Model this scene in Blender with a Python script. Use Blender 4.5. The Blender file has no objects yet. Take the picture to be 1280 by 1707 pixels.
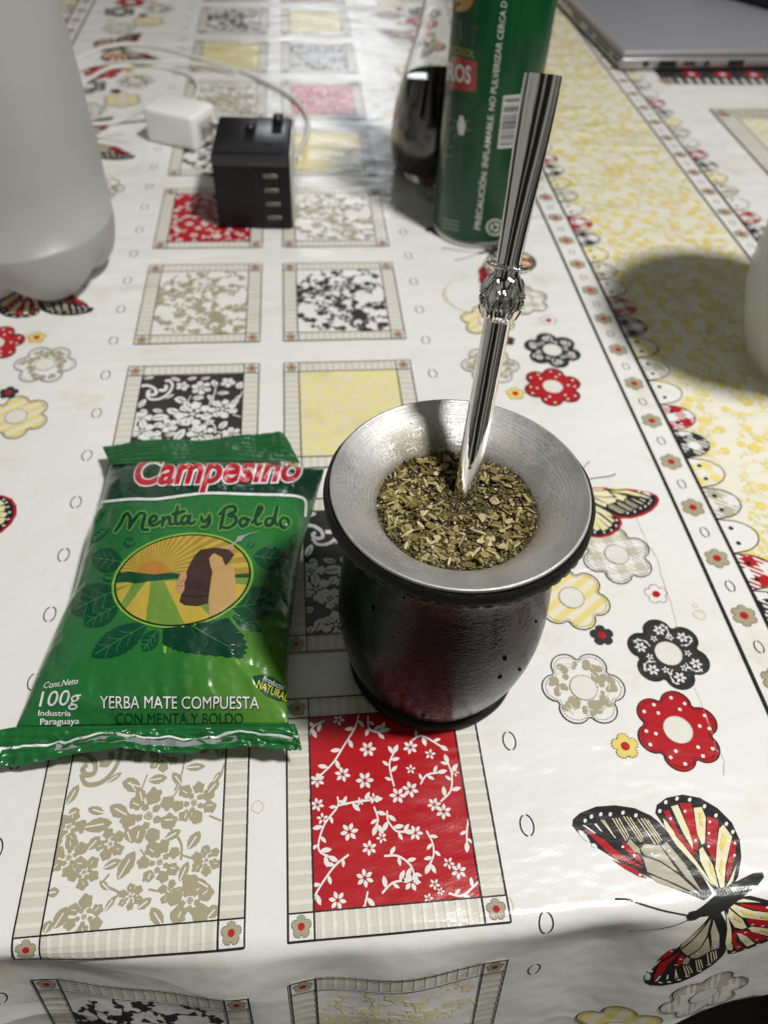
import bpy, bmesh, math, random
from math import sin, cos, pi, radians, sqrt, atan2, exp
from mathutils import Vector, Matrix, noise
from mathutils.geometry import tessellate_polygon

# ------------------------------------------------------------------ camera, light, exposure
S = 0.07                                   # one printed square of the cloth is 7 cm wide; everything below is measured in squares
sc = bpy.context.scene
CAM = Vector((1.38562477, -0.84134209, 3.81064022))
RGT = Vector((0.99514209, -0.08999751, 0.03990833))
UPV = Vector((0.04127389, 0.74941386, 0.66081414))
FWD = Vector((0.08937949, 0.65595679, -0.74948782))
FPX = 1282.0
cd = bpy.data.cameras.new("camera"); cam = bpy.data.objects.new("camera", cd)
sc.collection.objects.link(cam); sc.camera = cam
cam.matrix_world = Matrix(((RGT.x, UPV.x, -FWD.x, CAM.x*S), (RGT.y, UPV.y, -FWD.y, CAM.y*S), (RGT.z, UPV.z, -FWD.z, CAM.z*S), (0, 0, 0, 1)))
cd.sensor_fit = 'VERTICAL'; cd.sensor_height = 36.0; cd.lens = 36.0*FPX/1707.0
cd.clip_start = 0.01; cd.clip_end = 50
cd.dof.use_dof = True; cd.dof.focus_distance = 3.5*S; cd.dof.aperture_fstop = (cd.lens)/2.4

w = bpy.data.worlds.new("World"); sc.world = w; w.use_nodes = True
bg = w.node_tree.nodes["Background"]; bg.inputs[1].default_value = 1.0
_t = w.node_tree; _c = _t.nodes.new("ShaderNodeTexCoord"); _m = _t.nodes.new("ShaderNodeMapping"); _n = _t.nodes.new("ShaderNodeTexNoise"); _r = _t.nodes.new("ShaderNodeValToRGB")
_m.inputs["Scale"].default_value = (1, 1, .35); _n.inputs["Scale"].default_value = 2.3; _n.inputs["Detail"].default_value = 1.5      # unseen room as noise: dark and pale patches added for streaks in the metal
_t.links.new(_c.outputs["Generated"], _m.inputs[0]); _t.links.new(_m.outputs[0], _n.inputs["Vector"]); _t.links.new(_n.outputs["Fac"], _r.inputs[0]); _t.links.new(_r.outputs[0], bg.inputs[0])
_e = _r.color_ramp.elements; _e[0].position = .47; _e[0].color = (.014, .010, .008, 1); _e[1].position = .57; _e[1].color = (.27, .275, .24, 1)

def lamp(name, kind, loc, power, color, **kw):
    l = bpy.data.lights.new(name, kind); l.energy = power; l.color = color
    for k, v in kw.items(): setattr(l, k, v)
    o = bpy.data.objects.new(name, l); sc.collection.objects.link(o); o.location = Vector(loc)*S
    return o
lamp("room_bulb", 'POINT', (7.9, -0.7, 17.0), 70, (1.0, 0.988, 0.965), shadow_soft_size=0.07)
bl = lamp("back_ceiling_tube", 'AREA', (3.6, 46, 13), 4.6, (0.90, 0.93, 1.0), shape='RECTANGLE', size=0.5, size_y=0.32)
bl.rotation_euler = (Vector((2.5, 6, 0)) - Vector((3.6, 46, 13))).to_track_quat('-Z', 'Y').to_euler()

vs = sc.view_settings; vs.view_transform = 'Standard'; vs.look = 'None'; vs.exposure = -0.10; vs.gamma = 1; vs.use_curve_mapping = False
sc.render.engine = 'CYCLES'
sc.cycles.use_denoising = True; sc.cycles.max_bounces = 10; sc.cycles.transparent_max_bounces = 10
sc.cycles.caustics_reflective = False; sc.cycles.caustics_refractive = False
sc.cycles.sample_clamp_indirect = 6

# ------------------------------------------------------------------ geometry helpers
def ray(px, py):
    return RGT*((px-640)/FPX) + UPV*(-(py-853.5)/FPX) + FWD
def at3(px, py, z=0.0):
    d = ray(px, py); t = (z-CAM.z)/d.z
    return CAM + d*t
def at(px, py):
    p = at3(px, py); return (p.x, p.y)
def proj(p):
    d = Vector(p)-CAM; zz = d.dot(FWD)
    return (640+FPX*d.dot(RGT)/zz, 853.5-FPX*d.dot(UPV)/zz)

ORG = {}                                    # base point of each thing, in squares
def props(o, label=None, cat=None, group=None, kind=None):
    if label: o["label"] = label
    if cat: o["category"] = cat
    if group: o["group"] = group
    if kind: o["kind"] = kind
    return o
def thing(name, base, label, cat, group=None):
    o = bpy.data.objects.new(name, None); sc.collection.objects.link(o)
    o.empty_display_size = 0.02; o.location = Vector(base)*S
    ORG[o] = Vector(base)
    return props(o, label, cat, group)
def mesh(name, verts, faces, mats, parent=None, fm=None, smooth=False, uvs=None, label=None):
    org = ORG.get(parent, Vector((0, 0, 0)))
    me = bpy.data.meshes.new(name)
    me.from_pydata([tuple((Vector(v)-org)*S) for v in verts], [], faces)
    if not isinstance(mats, (list, tuple)): mats = [mats]
    for m in mats: me.materials.append(m)
    if fm: me.polygons.foreach_set("material_index", fm)
    if smooth: me.polygons.foreach_set("use_smooth", [True]*len(me.polygons))
    if uvs:
        ul = me.uv_layers.new(name="UVMap")
        for lp in me.loops: ul.data[lp.index].uv = uvs[lp.vertex_index]
    me.update()
    o = bpy.data.objects.new(name, me); sc.collection.objects.link(o)
    if parent: o.parent = parent; ORG[o] = org
    if label: o["label"] = label
    return o
def shade_by_angle(o, ang=35):
    me = o.data; bm = bmesh.new(); bm.from_mesh(me)
    bmesh.ops.recalc_face_normals(bm, faces=bm.faces)
    for f in bm.faces: f.smooth = True
    for e in bm.edges:
        if len(e.link_faces) == 2 and e.calc_face_angle(0) > radians(ang): e.smooth = False
    bm.to_mesh(me); bm.free()
def grid_faces(nu, nv, wrap=False, off=0):
    f = []
    for j in range(nv-1):
        for i in range(nu if wrap else nu-1):
            a = j*nu+i; b = j*nu+(i+1) % nu
            f.append((off+a, off+b, off+b+nu, off+a+nu))
    return f
def lathe(name, prof, c, mat, parent=None, n=72, wobble=None, label=None, cap=False, smooth=True):
    vs_ = []
    for r, z in prof:
        for i in range(n):
            t = 2*pi*i/n; rr = r*(wobble(t, z) if wobble else 1)
            vs_.append((c[0]+rr*cos(t), c[1]+rr*sin(t), c[2]+z))
    fs = grid_faces(n, len(prof), True)
    if cap:
        fs.append(tuple(range(n-1, -1, -1))); k = (len(prof)-1)*n; fs.append(tuple(range(k, k+n)))
    o = mesh(name, vs_, fs, mat, parent, smooth=smooth, label=label)
    if smooth: shade_by_angle(o, 40)
    return o
def frame(d):
    d = d.normalized(); a = Vector((0, 0, 1)) if abs(d.z) < .9 else Vector((1, 0, 0))
    x = d.cross(a).normalized(); return x, d.cross(x).normalized(), d
def tube_geo(pts, r, n=10):
    pts = [Vector(p) for p in pts]; V = []; x = None
    for i, p in enumerate(pts):
        d = (pts[min(i+1, len(pts)-1)]-pts[max(i-1, 0)]).normalized()
        if x is None: x, y, _ = frame(d)
        else:
            x = (x-d*x.dot(d)).normalized()
        y = d.cross(x)
        rr = r[i] if isinstance(r, (list, tuple)) else r
        for k in range(n): t = 2*pi*k/n; V.append(p+x*rr*cos(t)+y*rr*sin(t))
    F = grid_faces(n, len(pts), True)
    F.append(tuple(range(n-1, -1, -1))); k = (len(pts)-1)*n; F.append(tuple(range(k, k+n)))
    return V, F
def spline(pts, n=8, closed=False):
    P = [Vector(p) for p in pts]; out = []; m = len(P)
    rng = range(m) if closed else range(m-1)
    for i in rng:
        p0 = P[(i-1) % m] if closed or i > 0 else P[i]*2-P[i+1]
        p1 = P[i]; p2 = P[(i+1) % m]
        p3 = P[(i+2) % m] if closed or i+2 < m else P[i+1]*2-P[i]
        for k in range(n):
            t = k/n
            out.append(0.5*((2*p1)+(p2-p0)*t+(2*p0-5*p1+4*p2-p3)*t*t+(3*p1-p0-3*p2+p3)*t**3))
    if not closed: out.append(P[-1])
    return [tuple(q) for q in out]
def box_obj(name, c, ax, half, mat, parent, bevel=0.02, seg=3, label=None):
    """bevelled box: centre c, axes ax (3 unit vectors), half sizes"""
    bm = bmesh.new(); bmesh.ops.create_cube(bm, size=2)
    for v in bm.verts: v.co = Vector((v.co.x*half[0], v.co.y*half[1], v.co.z*half[2]))
    if bevel: bmesh.ops.bevel(bm, geom=list(bm.edges), offset=bevel, segments=seg, affect='EDGES', profile=.5)
    org = ORG.get(parent, Vector((0, 0, 0)))
    for v in bm.verts: v.co = (Vector(c)+ax[0]*v.co.x+ax[1]*v.co.y+ax[2]*v.co.z-org)*S
    me = bpy.data.meshes.new(name); bm.to_mesh(me); bm.free(); me.materials.append(mat)
    o = bpy.data.objects.new(name, me); sc.collection.objects.link(o); o.parent = parent; ORG[o] = org
    shade_by_angle(o, 40)
    if label: o["label"] = label
    return o

# ------------------------------------------------------------------ materials
def new_mat(name):
    m = bpy.data.materials.new(name); m.use_nodes = True
    nt = m.node_tree; return m, nt, nt.nodes["Principled BSDF"]
def N(nt, t, **kw):
    n = nt.nodes.new(t)
    for k, v in kw.items(): setattr(n, k, v)
    return n
def mathn(nt, op, a, b=None, c=None):
    n = N(nt, "ShaderNodeMath", operation=op)
    for i, x in enumerate((a, b, c)):
        if x is None: continue
        if isinstance(x, (int, float)): n.inputs[i].default_value = x
        else: nt.links.new(x, n.inputs[i])
    return n.outputs[0]
def posn(nt): return N(nt, "ShaderNodeNewGeometry").outputs["Position"]
def noisen(nt, scale, detail=2, rough=.5, vec=None):
    n = N(nt, "ShaderNodeTexNoise"); n.inputs["Scale"].default_value = scale; n.inputs["Detail"].default_value = detail
    n.inputs["Roughness"].default_value = rough
    nt.links.new(posn(nt) if vec is None else vec, n.inputs["Vector"])
    return n.outputs["Fac"]
def rampn(nt, fac, stops):
    n = N(nt, "ShaderNodeValToRGB"); nt.links.new(fac, n.inputs[0]); e = n.color_ramp.elements
    while len(e) > 1: e.remove(e[-1])
    e[0].position = stops[0][0]; e[0].color = (*stops[0][1], 1)
    for p, c in stops[1:]: q = e.new(p); q.color = (*c, 1)
    return n.outputs[0]
def bumpn(nt, h, strength, dist, prev=None):
    b = N(nt, "ShaderNodeBump"); b.inputs["Strength"].default_value = strength; b.inputs["Distance"].default_value = dist
    nt.links.new(h, b.inputs["Height"])
    if prev is not None: nt.links.new(prev, b.inputs["Normal"])
    return b.outputs[0]
def mixc(nt, fac, a, b, mode='MIX'):
    n = N(nt, "ShaderNodeMix", data_type='RGBA', blend_type=mode)
    for sock, x in ((n.inputs[0], fac), (n.inputs[6], a), (n.inputs[7], b)):
        if isinstance(x, (int, float)): sock.default_value = x
        elif isinstance(x, tuple): sock.default_value = (*x, 1)
        else: nt.links.new(x, sock)
    return n.outputs[2]
def simple(name, col, rough=.5, metal=0.0, bump=None, spec=.5, coat=0, var=0.0, **kw):
    m, nt, p = new_mat(name)
    p.inputs["Base Color"].default_value = (*col, 1); p.inputs["Roughness"].default_value = rough
    p.inputs["Metallic"].default_value = metal; p.inputs["Specular IOR Level"].default_value = spec
    p.inputs["Coat Weight"].default_value = coat
    for k, v in kw.items(): p.inputs[k].default_value = v
    if bump: nt.links.new(bumpn(nt, noisen(nt, bump[0], 3), bump[1], bump[2]), p.inputs["Normal"])
    if var:
        f = noisen(nt, 60, 4, .6)
        nt.links.new(mixc(nt, f, tuple(c*(1-var) for c in col), tuple(min(1, c*(1+var)) for c in col)), p.inputs["Base Color"])
        nt.links.new(mathn(nt, 'MULTIPLY_ADD', noisen(nt, 35, 5, .7), rough*.9, rough*.55), p.inputs["Roughness"])
    return m

# --- printed vinyl: one node group gives gloss, weave emboss, creases and grime to every ink colour
vg = bpy.data.node_groups.new("vinyl", "ShaderNodeTree")
vg.interface.new_socket("Color", in_out='INPUT', socket_type='NodeSocketColor')
vg.interface.new_socket("BSDF", in_out='OUTPUT', socket_type='NodeSocketShader')
gi = vg.nodes.new("NodeGroupInput"); go = vg.nodes.new("NodeGroupOutput"); gp = vg.nodes.new("ShaderNodeBsdfPrincipled")
pos = posn(vg)
sep = N(vg, "ShaderNodeSeparateXYZ"); vg.links.new(pos, sep.inputs[0])
tw1 = mathn(vg, 'SINE', mathn(vg, 'MULTIPLY', mathn(vg, 'ADD', sep.outputs[0], mathn(vg, 'MULTIPLY', sep.outputs[1], .55)), 2*pi/.0011))
tw2 = mathn(vg, 'SINE', mathn(vg, 'MULTIPLY', mathn(vg, 'SUBTRACT', sep.outputs[1], mathn(vg, 'MULTIPLY', sep.outputs[0], .3)), 2*pi/.0014))
weave = mathn(vg, 'MULTIPLY', mathn(vg, 'ADD', tw1, tw2), mathn(vg, 'ADD', noisen(vg, 90, 2), .2))
n1 = bumpn(vg, weave, .05, .00006)
n2 = bumpn(vg, noisen(vg, 1100, 2, .6), .22, .00022, n1)
mp = N(vg, "ShaderNodeMapping"); vg.links.new(pos, mp.inputs[0]); mp.inputs["Scale"].default_value = (1.0, 2.2, 1.0); mp.inputs["Rotation"].default_value = (0, 0, .45)
n3 = bumpn(vg, noisen(vg, 22, 3, .55, mp.outputs[0]), .40, .0045, n2)
mq = N(vg, "ShaderNodeMapping"); vg.links.new(pos, mq.inputs[0]); mq.inputs["Rotation"].default_value = (0, 0, .93); mq.inputs["Scale"].default_value = (.45, 2.0, 1)
rg = mathn(vg, 'ABSOLUTE', mathn(vg, 'SUBTRACT', noisen(vg, 11, 2, .45, mq.outputs[0]), .5))
rg = mathn(vg, 'SUBTRACT', 1.0, mathn(vg, 'MINIMUM', mathn(vg, 'MULTIPLY', rg, 16), 1.0))
msk = rampn(vg, noisen(vg, 5, 2), [(.47, (0, 0, 0)), (.60, (1, 1, 1))])
n4 = bumpn(vg, mathn(vg, 'MULTIPLY', rg, msk), .6, .0015, n3)          # fold lines left from the cloth being packed
vg.links.new(n4, gp.inputs["Normal"])
g1 = rampn(vg, noisen(vg, 26, 6, .68), [(0, (1, 1, 1)), (.56, (1, 1, 1)), (.72, (.90, .85, .74))])
g2 = rampn(vg, noisen(vg, 260, 5, .7), [(0, (.90, .88, .84)), (.36, (1, 1, 1)), (.66, (1, 1, 1)), (.74, (.84, .80, .72))])
g3 = rampn(vg, noisen(vg, 7, 2, .5), [(.3, (.94, .935, .92)), (.7, (1, 1, 1))])
g4 = rampn(vg, noisen(vg, 700, 3, .6), [(0, (1, 1, 1)), (.735, (1, 1, 1)), (.77, (.55, .50, .42))])
c1 = mixc(vg, 1.0, mixc(vg, 1.0, gi.outputs[0], g4, 'MULTIPLY'), g1, 'MULTIPLY'); c2 = mixc(vg, 1.0, c1, g2, 'MULTIPLY'); c3 = mixc(vg, 1.0, c2, g3, 'MULTIPLY')
vg.links.new(c3, gp.inputs["Base Color"])
vg.links.new(mathn(vg, 'MULTIPLY_ADD', noisen(vg, 40, 5, .7), .16, .17), gp.inputs["Roughness"])
gp.inputs["Specular IOR Level"].default_value = .5
vg.links.new(gp.outputs[0], go.inputs[0])
VM = {}
def vinyl(name, col=None):
    if name in VM: return VM[name]
    m = bpy.data.materials.new("ink_"+name); m.use_nodes = True; nt = m.node_tree; nt.nodes.remove(nt.nodes["Principled BSDF"])
    g = N(nt, "ShaderNodeGroup"); g.node_tree = vg
    if col: g.inputs[0].default_value = (*col, 1)
    nt.links.new(g.outputs[0], nt.nodes["Material Output"].inputs[0])
    VM[name] = m
    return m
WHITE = (.80, .79, .765)
vinyl("white", WHITE); vinyl("black", (.018, .018, .019)); vinyl("charcoal", (.035, .035, .037)); vinyl("red", (.44, .012, .018))
vinyl("yellow", (.78, .63, .17)); vinyl("pale_yellow", (.80, .72, .36)); vinyl("beige", (.40, .355, .24)); vinyl("border", (.66, .63, .545))
vinyl("border_light", (.76, .74, .68)); vinyl("grey", (.35, .34, .32)); vinyl("stain", (.66, .58, .42)); vinyl("cream", (.80, .74, .50)); vinyl("soft_yellow", (.79, .75, .60))
def stripes_mat(name, ca, cb, period, ang, duty=.5):
    m = vinyl(name); nt = m.node_tree; g = [n for n in nt.nodes if n.type == 'GROUP'][0]
    s = N(nt, "ShaderNodeSeparateXYZ"); nt.links.new(posn(nt), s.inputs[0])
    t = mathn(nt, 'ADD', mathn(nt, 'MULTIPLY', s.outputs[0], cos(ang)/(period*S)), mathn(nt, 'MULTIPLY', s.outputs[1], sin(ang)/(period*S)))
    f = mathn(nt, 'GREATER_THAN', mathn(nt, 'FRACT', t), duty)
    nt.links.new(mixc(nt, f, ca, cb), g.inputs[0]); return m
def gingham_mat(name, col, period=.16, ang=0.2, hound=False):
    m = vinyl(name); nt = m.node_tree; g = [n for n in nt.nodes if n.type == 'GROUP'][0]
    s = N(nt, "ShaderNodeSeparateXYZ"); nt.links.new(posn(nt), s.inputs[0])
    def band(a, per, duty=.5):
        t = mathn(nt, 'ADD', mathn(nt, 'MULTIPLY', s.outputs[0], cos(a)/(per*S)), mathn(nt, 'MULTIPLY', s.outputs[1], sin(a)/(per*S)))
        return mathn(nt, 'GREATER_THAN', mathn(nt, 'FRACT', t), duty)
    b1 = band(ang, period); b2 = band(ang+pi/2, period); h = band(ang+pi/4, period/5)
    both = mathn(nt, 'MULTIPLY', b1, b2)
    either = mathn(nt, 'SUBTRACT', mathn(nt, 'ADD', b1, b2), mathn(nt, 'MULTIPLY', both, 2))
    f = mathn(nt, 'ADD', both, mathn(nt, 'MULTIPLY', either, h))
    nt.links.new(mixc(nt, f, WHITE, col), g.inputs[0]); return m
gingham_mat("gingham_red", (.44, .012, .018)); gingham_mat("gingham_black", (.03, .03, .032)); gingham_mat("gingham_yellow", (.80, .68, .22), .13)
gingham_mat("gingham_beige", (.47, .43, .32), .17); gingham_mat("houndstooth", (.55, .51, .40), .125, .1)
stripes_mat("yellow_stripes", (.80, .75, .57), (.79, .67, .27), .085, 2.2)

# ------------------------------------------------------------------ the cloth as a surface over (u, v)
def sm(x): x = max(0., min(1., x)); return x*x*(3-2*x)
R0 = .11; TH = radians(76)
def cloth_raw(u, v):
    ve = .055 + .012*sin(2.1*u+.4) + .09*(1-sm((u+.2)/.9))
    if v >= ve: return Vector((u, v, 0.0))
    s = ve-v; L = R0*TH
    if s < L: t = s/R0; y = ve-R0*sin(t); z = -R0*(1-cos(t))
    else: y = ve-R0*sin(TH)-(s-L)*cos(TH); z = -R0*(1-cos(TH))-(s-L)*sin(TH)
    k = sm(s/.35)
    y += k*(.032*sin(2.7*u+1.2)+.024*sin(5.3*u+.3+.8*s)+.014*sin(9.1*u+2))
    z += k*(.026*sin(3.3*u+2.2)+.018*sin(6.7*u)+.010*sin(11*u+1))
    return Vector((u+.01*k*sin(4*u), y, z))
def cloth(u, v, h=0.0):
    p = cloth_raw(u, v)
    if h == 0: return p
    if v > .3: return p+Vector((0, 0, h))
    e = .004
    n = (cloth_raw(u+e, v)-cloth_raw(u-e, v)).cross(cloth_raw(u, v+e)-cloth_raw(u, v-e)).normalized()
    return p+n*h
def hem(u): return -1.45+.22*sm((u-1.8)/1.0)+.45*sm((u-2.8)/1.4)
UB, VB = .05, .03
# ------------------------------------------------------------------ flat print builder
def clip_half(poly, a, b, c):               # keep a*x+b*y+c >= 0
    out = []; n = len(poly)
    for i in range(n):
        p, q = poly[i], poly[(i+1) % n]
        dp = a*p[0]+b*p[1]+c; dq = a*q[0]+b*q[1]+c
        if dp >= 0: out.append(p)
        if (dp >= 0) != (dq >= 0):
            t = dp/(dp-dq); out.append((p[0]+(q[0]-p[0])*t, p[1]+(q[1]-p[1])*t))
    return out
def clip_rect(poly, x0, y0, x1, y1):
    for a, b, c in ((1, 0, -x0), (-1, 0, x1), (0, 1, -y0), (0, -1, y1)):
        if not poly: return poly
        poly = clip_half(poly, a, b, c)
    return poly
def clip_convex(poly, conv):                # conv counter-clockwise or clockwise convex polygon
    area = sum(conv[i][0]*conv[(i+1) % len(conv)][1]-conv[(i+1) % len(conv)][0]*conv[i][1] for i in range(len(conv)))
    sg = 1 if area > 0 else -1
    for i in range(len(conv)):
        p, q = conv[i], conv[(i+1) % len(conv)]
        a, b = -(q[1]-p[1])*sg, (q[0]-p[0])*sg
        poly = clip_half(poly, a, b, -(a*p[0]+b*p[1]))
        if len(poly) < 3: return []
    return poly
def tris(poly):
    if len(poly) < 3: return []
    if len(poly) == 3: return [tuple(poly)]
    t = tessellate_polygon([[Vector((p[0], p[1], 0)) for p in poly]])
    return [(poly[a], poly[b], poly[c]) for a, b, c in t]
def stroke(pts, wd, closed=False):
    """list of quads along a polyline; wd number or list"""
    n = len(pts); L = []; R = []
    for i in range(n):
        a = pts[(i-1) % n] if closed or i > 0 else pts[i]; b = pts[(i+1) % n] if closed or i < n-1 else pts[i]
        dx, dy = b[0]-a[0], b[1]-a[1]; l = sqrt(dx*dx+dy*dy) or 1e-9
        ww = (wd[i] if isinstance(wd, (list, tuple)) else wd)/2
        L.append((pts[i][0]-dy/l*ww, pts[i][1]+dx/l*ww)); R.append((pts[i][0]+dy/l*ww, pts[i][1]-dx/l*ww))
    out = []
    for i in range(n if closed else n-1):
        j = (i+1) % n; out.append([L[i], R[i], R[j], L[j]])
    return out
def ell(cx, cy, rx, ry=None, ang=0, n=12):
    ry = rx if ry is None else ry; ca, sa = cos(ang), sin(ang)
    return [(cx+rx*cos(2*pi*i/n)*ca-ry*sin(2*pi*i/n)*sa, cy+rx*cos(2*pi*i/n)*sa+ry*sin(2*pi*i/n)*ca) for i in range(n)]
def leaf_poly(cx, cy, ln, wd, ang, n=6):
    pts = []
    for i in range(n+1): t = i/n; pts.append((t-.5, .5*sin(pi*t)**.8))
    for i in range(n-1, 0, -1): t = i/n; pts.append((t-.5, -.5*sin(pi*t)**.8))
    ca, sa = cos(ang), sin(ang)
    return [(cx+x*ln*ca-y*wd*sa, cy+x*ln*sa+y*wd*ca) for x, y in pts]
class Print:
    H0, DH = .0016, .0016
    def __init__(self): self.items = []
    def add(self, mat, poly, layer=0): self.items.append((mat, layer, poly))
    def strokes(self, mat, pts, wd, layer=0, closed=False):
        for q in stroke(pts, wd, closed): self.add(mat, q, layer)
    def text(self, mat, body, p0, p1, up, layer=0, bold=0, shear=0):
        T, (x0, x1, y1) = text_tris(body, bold, shear)
        ex = ((p1[0]-p0[0])/(x1-x0), (p1[1]-p0[1])/(x1-x0)); ey = (up[0]/y1, up[1]/y1)
        for t in T: self.add(mat, [(p0[0]+ex[0]*(x-x0)+ey[0]*y, p0[1]+ex[1]*(x-x0)+ey[1]*y) for x, y in t], layer)
    def clip(self, rect):
        new = []
        for m, l, p in self.items:
            q = clip_rect(p, *rect)
            if len(q) >= 3: new.append((m, l, q))
        self.items = new; return self
    def on_cloth(self, name, parent, label=None):
        V = []; F = []; FM = []; mats = []; cnt = 0
        for m, l, poly in self.items:
            if max(p[1] for p in poly) < -1.6 or max(p[0] for p in poly) < -4.5: continue
            if m not in mats: mats.append(m)
            mi = mats.index(m); cnt += 1; h = self.H0+self.DH*(l+(cnt % 61)/64)
            for t in tris(poly):
                vmin = min(p[1] for p in t)
                if vmin > .2: pieces = [t]
                else:
                    pieces = []
                    j0 = math.floor(vmin/VB); j1 = math.floor(max(p[1] for p in t)/VB)
                    for j in range(j0, j1+1):
                        q = clip_half(clip_half(list(t), 0, 1, -j*VB), 0, -1, (j+1)*VB) if j1 > j0 else list(t)
                        if len(q) < 3: continue
                        i0 = math.floor(min(p[0] for p in q)/UB); i1 = math.floor(max(p[0] for p in q)/UB)
                        for i in range(i0, i1+1):
                            r_ = clip_half(clip_half(q, 1, 0, -i*UB), -1, 0, (i+1)*UB) if i1 > i0 else q
                            if len(r_) >= 3 and all(p[1] > hem(p[0])+.006 for p in r_): pieces.append(r_)
                for q in pieces:
                    a = sum(q[i][0]*q[(i+1) % len(q)][1]-q[(i+1) % len(q)][0]*q[i][1] for i in range(len(q)))
                    if abs(a) < 1e-9: continue
                    if a < 0: q = list(q)[::-1]
                    k = len(V); V += [cloth(p[0], p[1], h) for p in q]; F.append(tuple(range(k, k+len(q)))); FM.append(mi)
        if not F: return None
        return mesh(name, V, F, mats, parent, FM, smooth=True, label=label)
    def on_surface(self, name, parent, surf, maxlen, label=None, h0=.003, dh=.0015):
        V = []; F = []; FM = []; mats = []; cnt = 0
        for m, l, poly in self.items:
            if m not in mats: mats.append(m)
            mi = mats.index(m); cnt += 1; h = h0+dh*(l+(cnt % 17)/20)
            st = tris(poly)
            while st:
                t = st.pop()
                d = [sqrt((t[i][0]-t[(i+1) % 3][0])**2+(t[i][1]-t[(i+1) % 3][1])**2) for i in range(3)]
                k = d.index(max(d))
                if d[k] > maxlen:
                    a, b, c = t[k], t[(k+1) % 3], t[(k+2) % 3]; mm = ((a[0]+b[0])/2, (a[1]+b[1])/2)
                    st.append((a, mm, c)); st.append((mm, b, c)); continue
                ps = [surf(p[0], p[1], h) for p in t]
                if any(p is None for p in ps): continue
                n = (ps[1]-ps[0]).cross(ps[2]-ps[0])
                if n.dot(CAM-ps[0]) < 0: ps = ps[::-1]
                k = len(V); V += ps; F.append((k, k+1, k+2)); FM.append(mi)
        if not F: return None
        o = mesh(name, V, F, mats, parent, FM, label=label)
        bm = bmesh.new(); bm.from_mesh(o.data); bmesh.ops.remove_doubles(bm, verts=bm.verts, dist=2e-7)
        for f in bm.faces: f.smooth = True
        bm.to_mesh(o.data); bm.free()
        return o
_tc = {}
def text_tris(body, bold=0, shear=0):
    k = (body, bold, shear)
    if k in _tc: return _tc[k]
    cu = bpy.data.curves.new("lettering", 'FONT'); cu.body = body; cu.size = 1; cu.offset = bold; cu.shear = shear; cu.resolution_u = 4
    cu.fill_mode = 'FRONT'
    o = bpy.data.objects.new("lettering", cu); sc.collection.objects.link(o)
    dg = bpy.context.evaluated_depsgraph_get(); me = bpy.data.meshes.new_from_object(o.evaluated_get(dg))
    T = []
    for p in me.polygons:
        q = [(me.vertices[i].co.x, me.vertices[i].co.y) for i in p.vertices]
        T += [(q[0], q[i], q[i+1]) for i in range(1, len(q)-1)]
    xs = [x for t in T for x, y in t]; ys = [y for t in T for x, y in t]
    bpy.data.objects.remove(o); bpy.data.curves.remove(cu); bpy.data.meshes.remove(me)
    _tc[k] = (T, (min(xs), max(xs), max(ys))); return _tc[k]

# ------------------------------------------------------------------ setting: floor, table
m_floor = simple("floor_dark_tile", (.022, .017, .014), .5, var=.4)
props(mesh("floor", [(-25, -22, -10.6), (30, -22, -10.6), (30, 40, -10.6), (-25, 40, -10.6)], [(0, 1, 2, 3)], m_floor), kind="structure")
m_wood = simple("table_wood", (.12, .06, .03), .5, var=.3)
tb = thing("table", (2, 7, -10.6), "wooden table hidden under the printed cloth", "table")
X3 = (Vector((1, 0, 0)), Vector((0, 1, 0)), Vector((0, 0, 1)))
box_obj("table_top", (2.1, 8.1, -.20), X3, (7.6, 7.85, .185), m_wood, tb, .06, 3)
for sx in (-4.8, 9.0):
    for sy in (.7, 15.3): box_obj("leg", (sx, sy, -5.49), X3, (.35, .35, 5.1), m_wood, tb, .03, 2)

# tablecloth sheet
tc = thing("tablecloth", (2, 7, 0), "white vinyl tablecloth printed with squares, flowers and butterflies, covering the whole table", "tablecloth")
vsx = sorted(set([round(-5.6+i*UB, 4) for i in range(int(15.4/UB)+1)]))
V = []; F = []
rows = [round(j*VB, 5) for j in range(-52, 8)] + [.3, .5, 1, 2, 4, 6, 8, 10, 12, 14, 15.9]
nu = len(vsx)
for v in rows:
    for u in vsx: V.append(cloth(u, max(v, hem(u)) if v < 0 else v))
for j in range(len(rows)-1):
    for i in range(nu-1):
        if rows[j+1] <= min(hem(vsx[i]), hem(vsx[i+1])): continue
        a = j*nu+i; F.append((a, a+1, a+1+nu, a+nu))
sheet = mesh("sheet", V, F, VM["white"], tc, smooth=True)
bm = bmesh.new(); bm.from_mesh(sheet.data); bmesh.ops.remove_doubles(bm, verts=bm.verts, dist=1e-6)
bmesh.ops.delete(bm, geom=[v for v in bm.verts if not v.link_faces], context='VERTS'); bm.to_mesh(sheet.data); bm.free()
sd = sheet.modifiers.new("thickness", 'SOLIDIFY'); sd.thickness = .0004; sd.offset = -1

# ------------------------------------------------------------------ printed motifs
TG, TW_, TH_, BU, BV, PV = .1917, 1.0, 1.1698, .1166, .1109, 1.4603
PU = TW_+TG
def local(px, py, col, row):                # photo point on a printed square -> 0..1 inside it
    u, v = at(px, py)
    return ((u-col*PU-BU)/(1-2*BU), (v-row*PV-BV)/(TH_-2*BV))
def flower5(cx, cy, R, n=6, rot=0, wd=.36):
    return [leaf_poly(cx+R*.58*cos(rot+2*pi*k/n), cy+R*.58*sin(rot+2*pi*k/n), R*.82, R*wd*1.25, rot+2*pi*k/n, 5) for k in range(n)]
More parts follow.
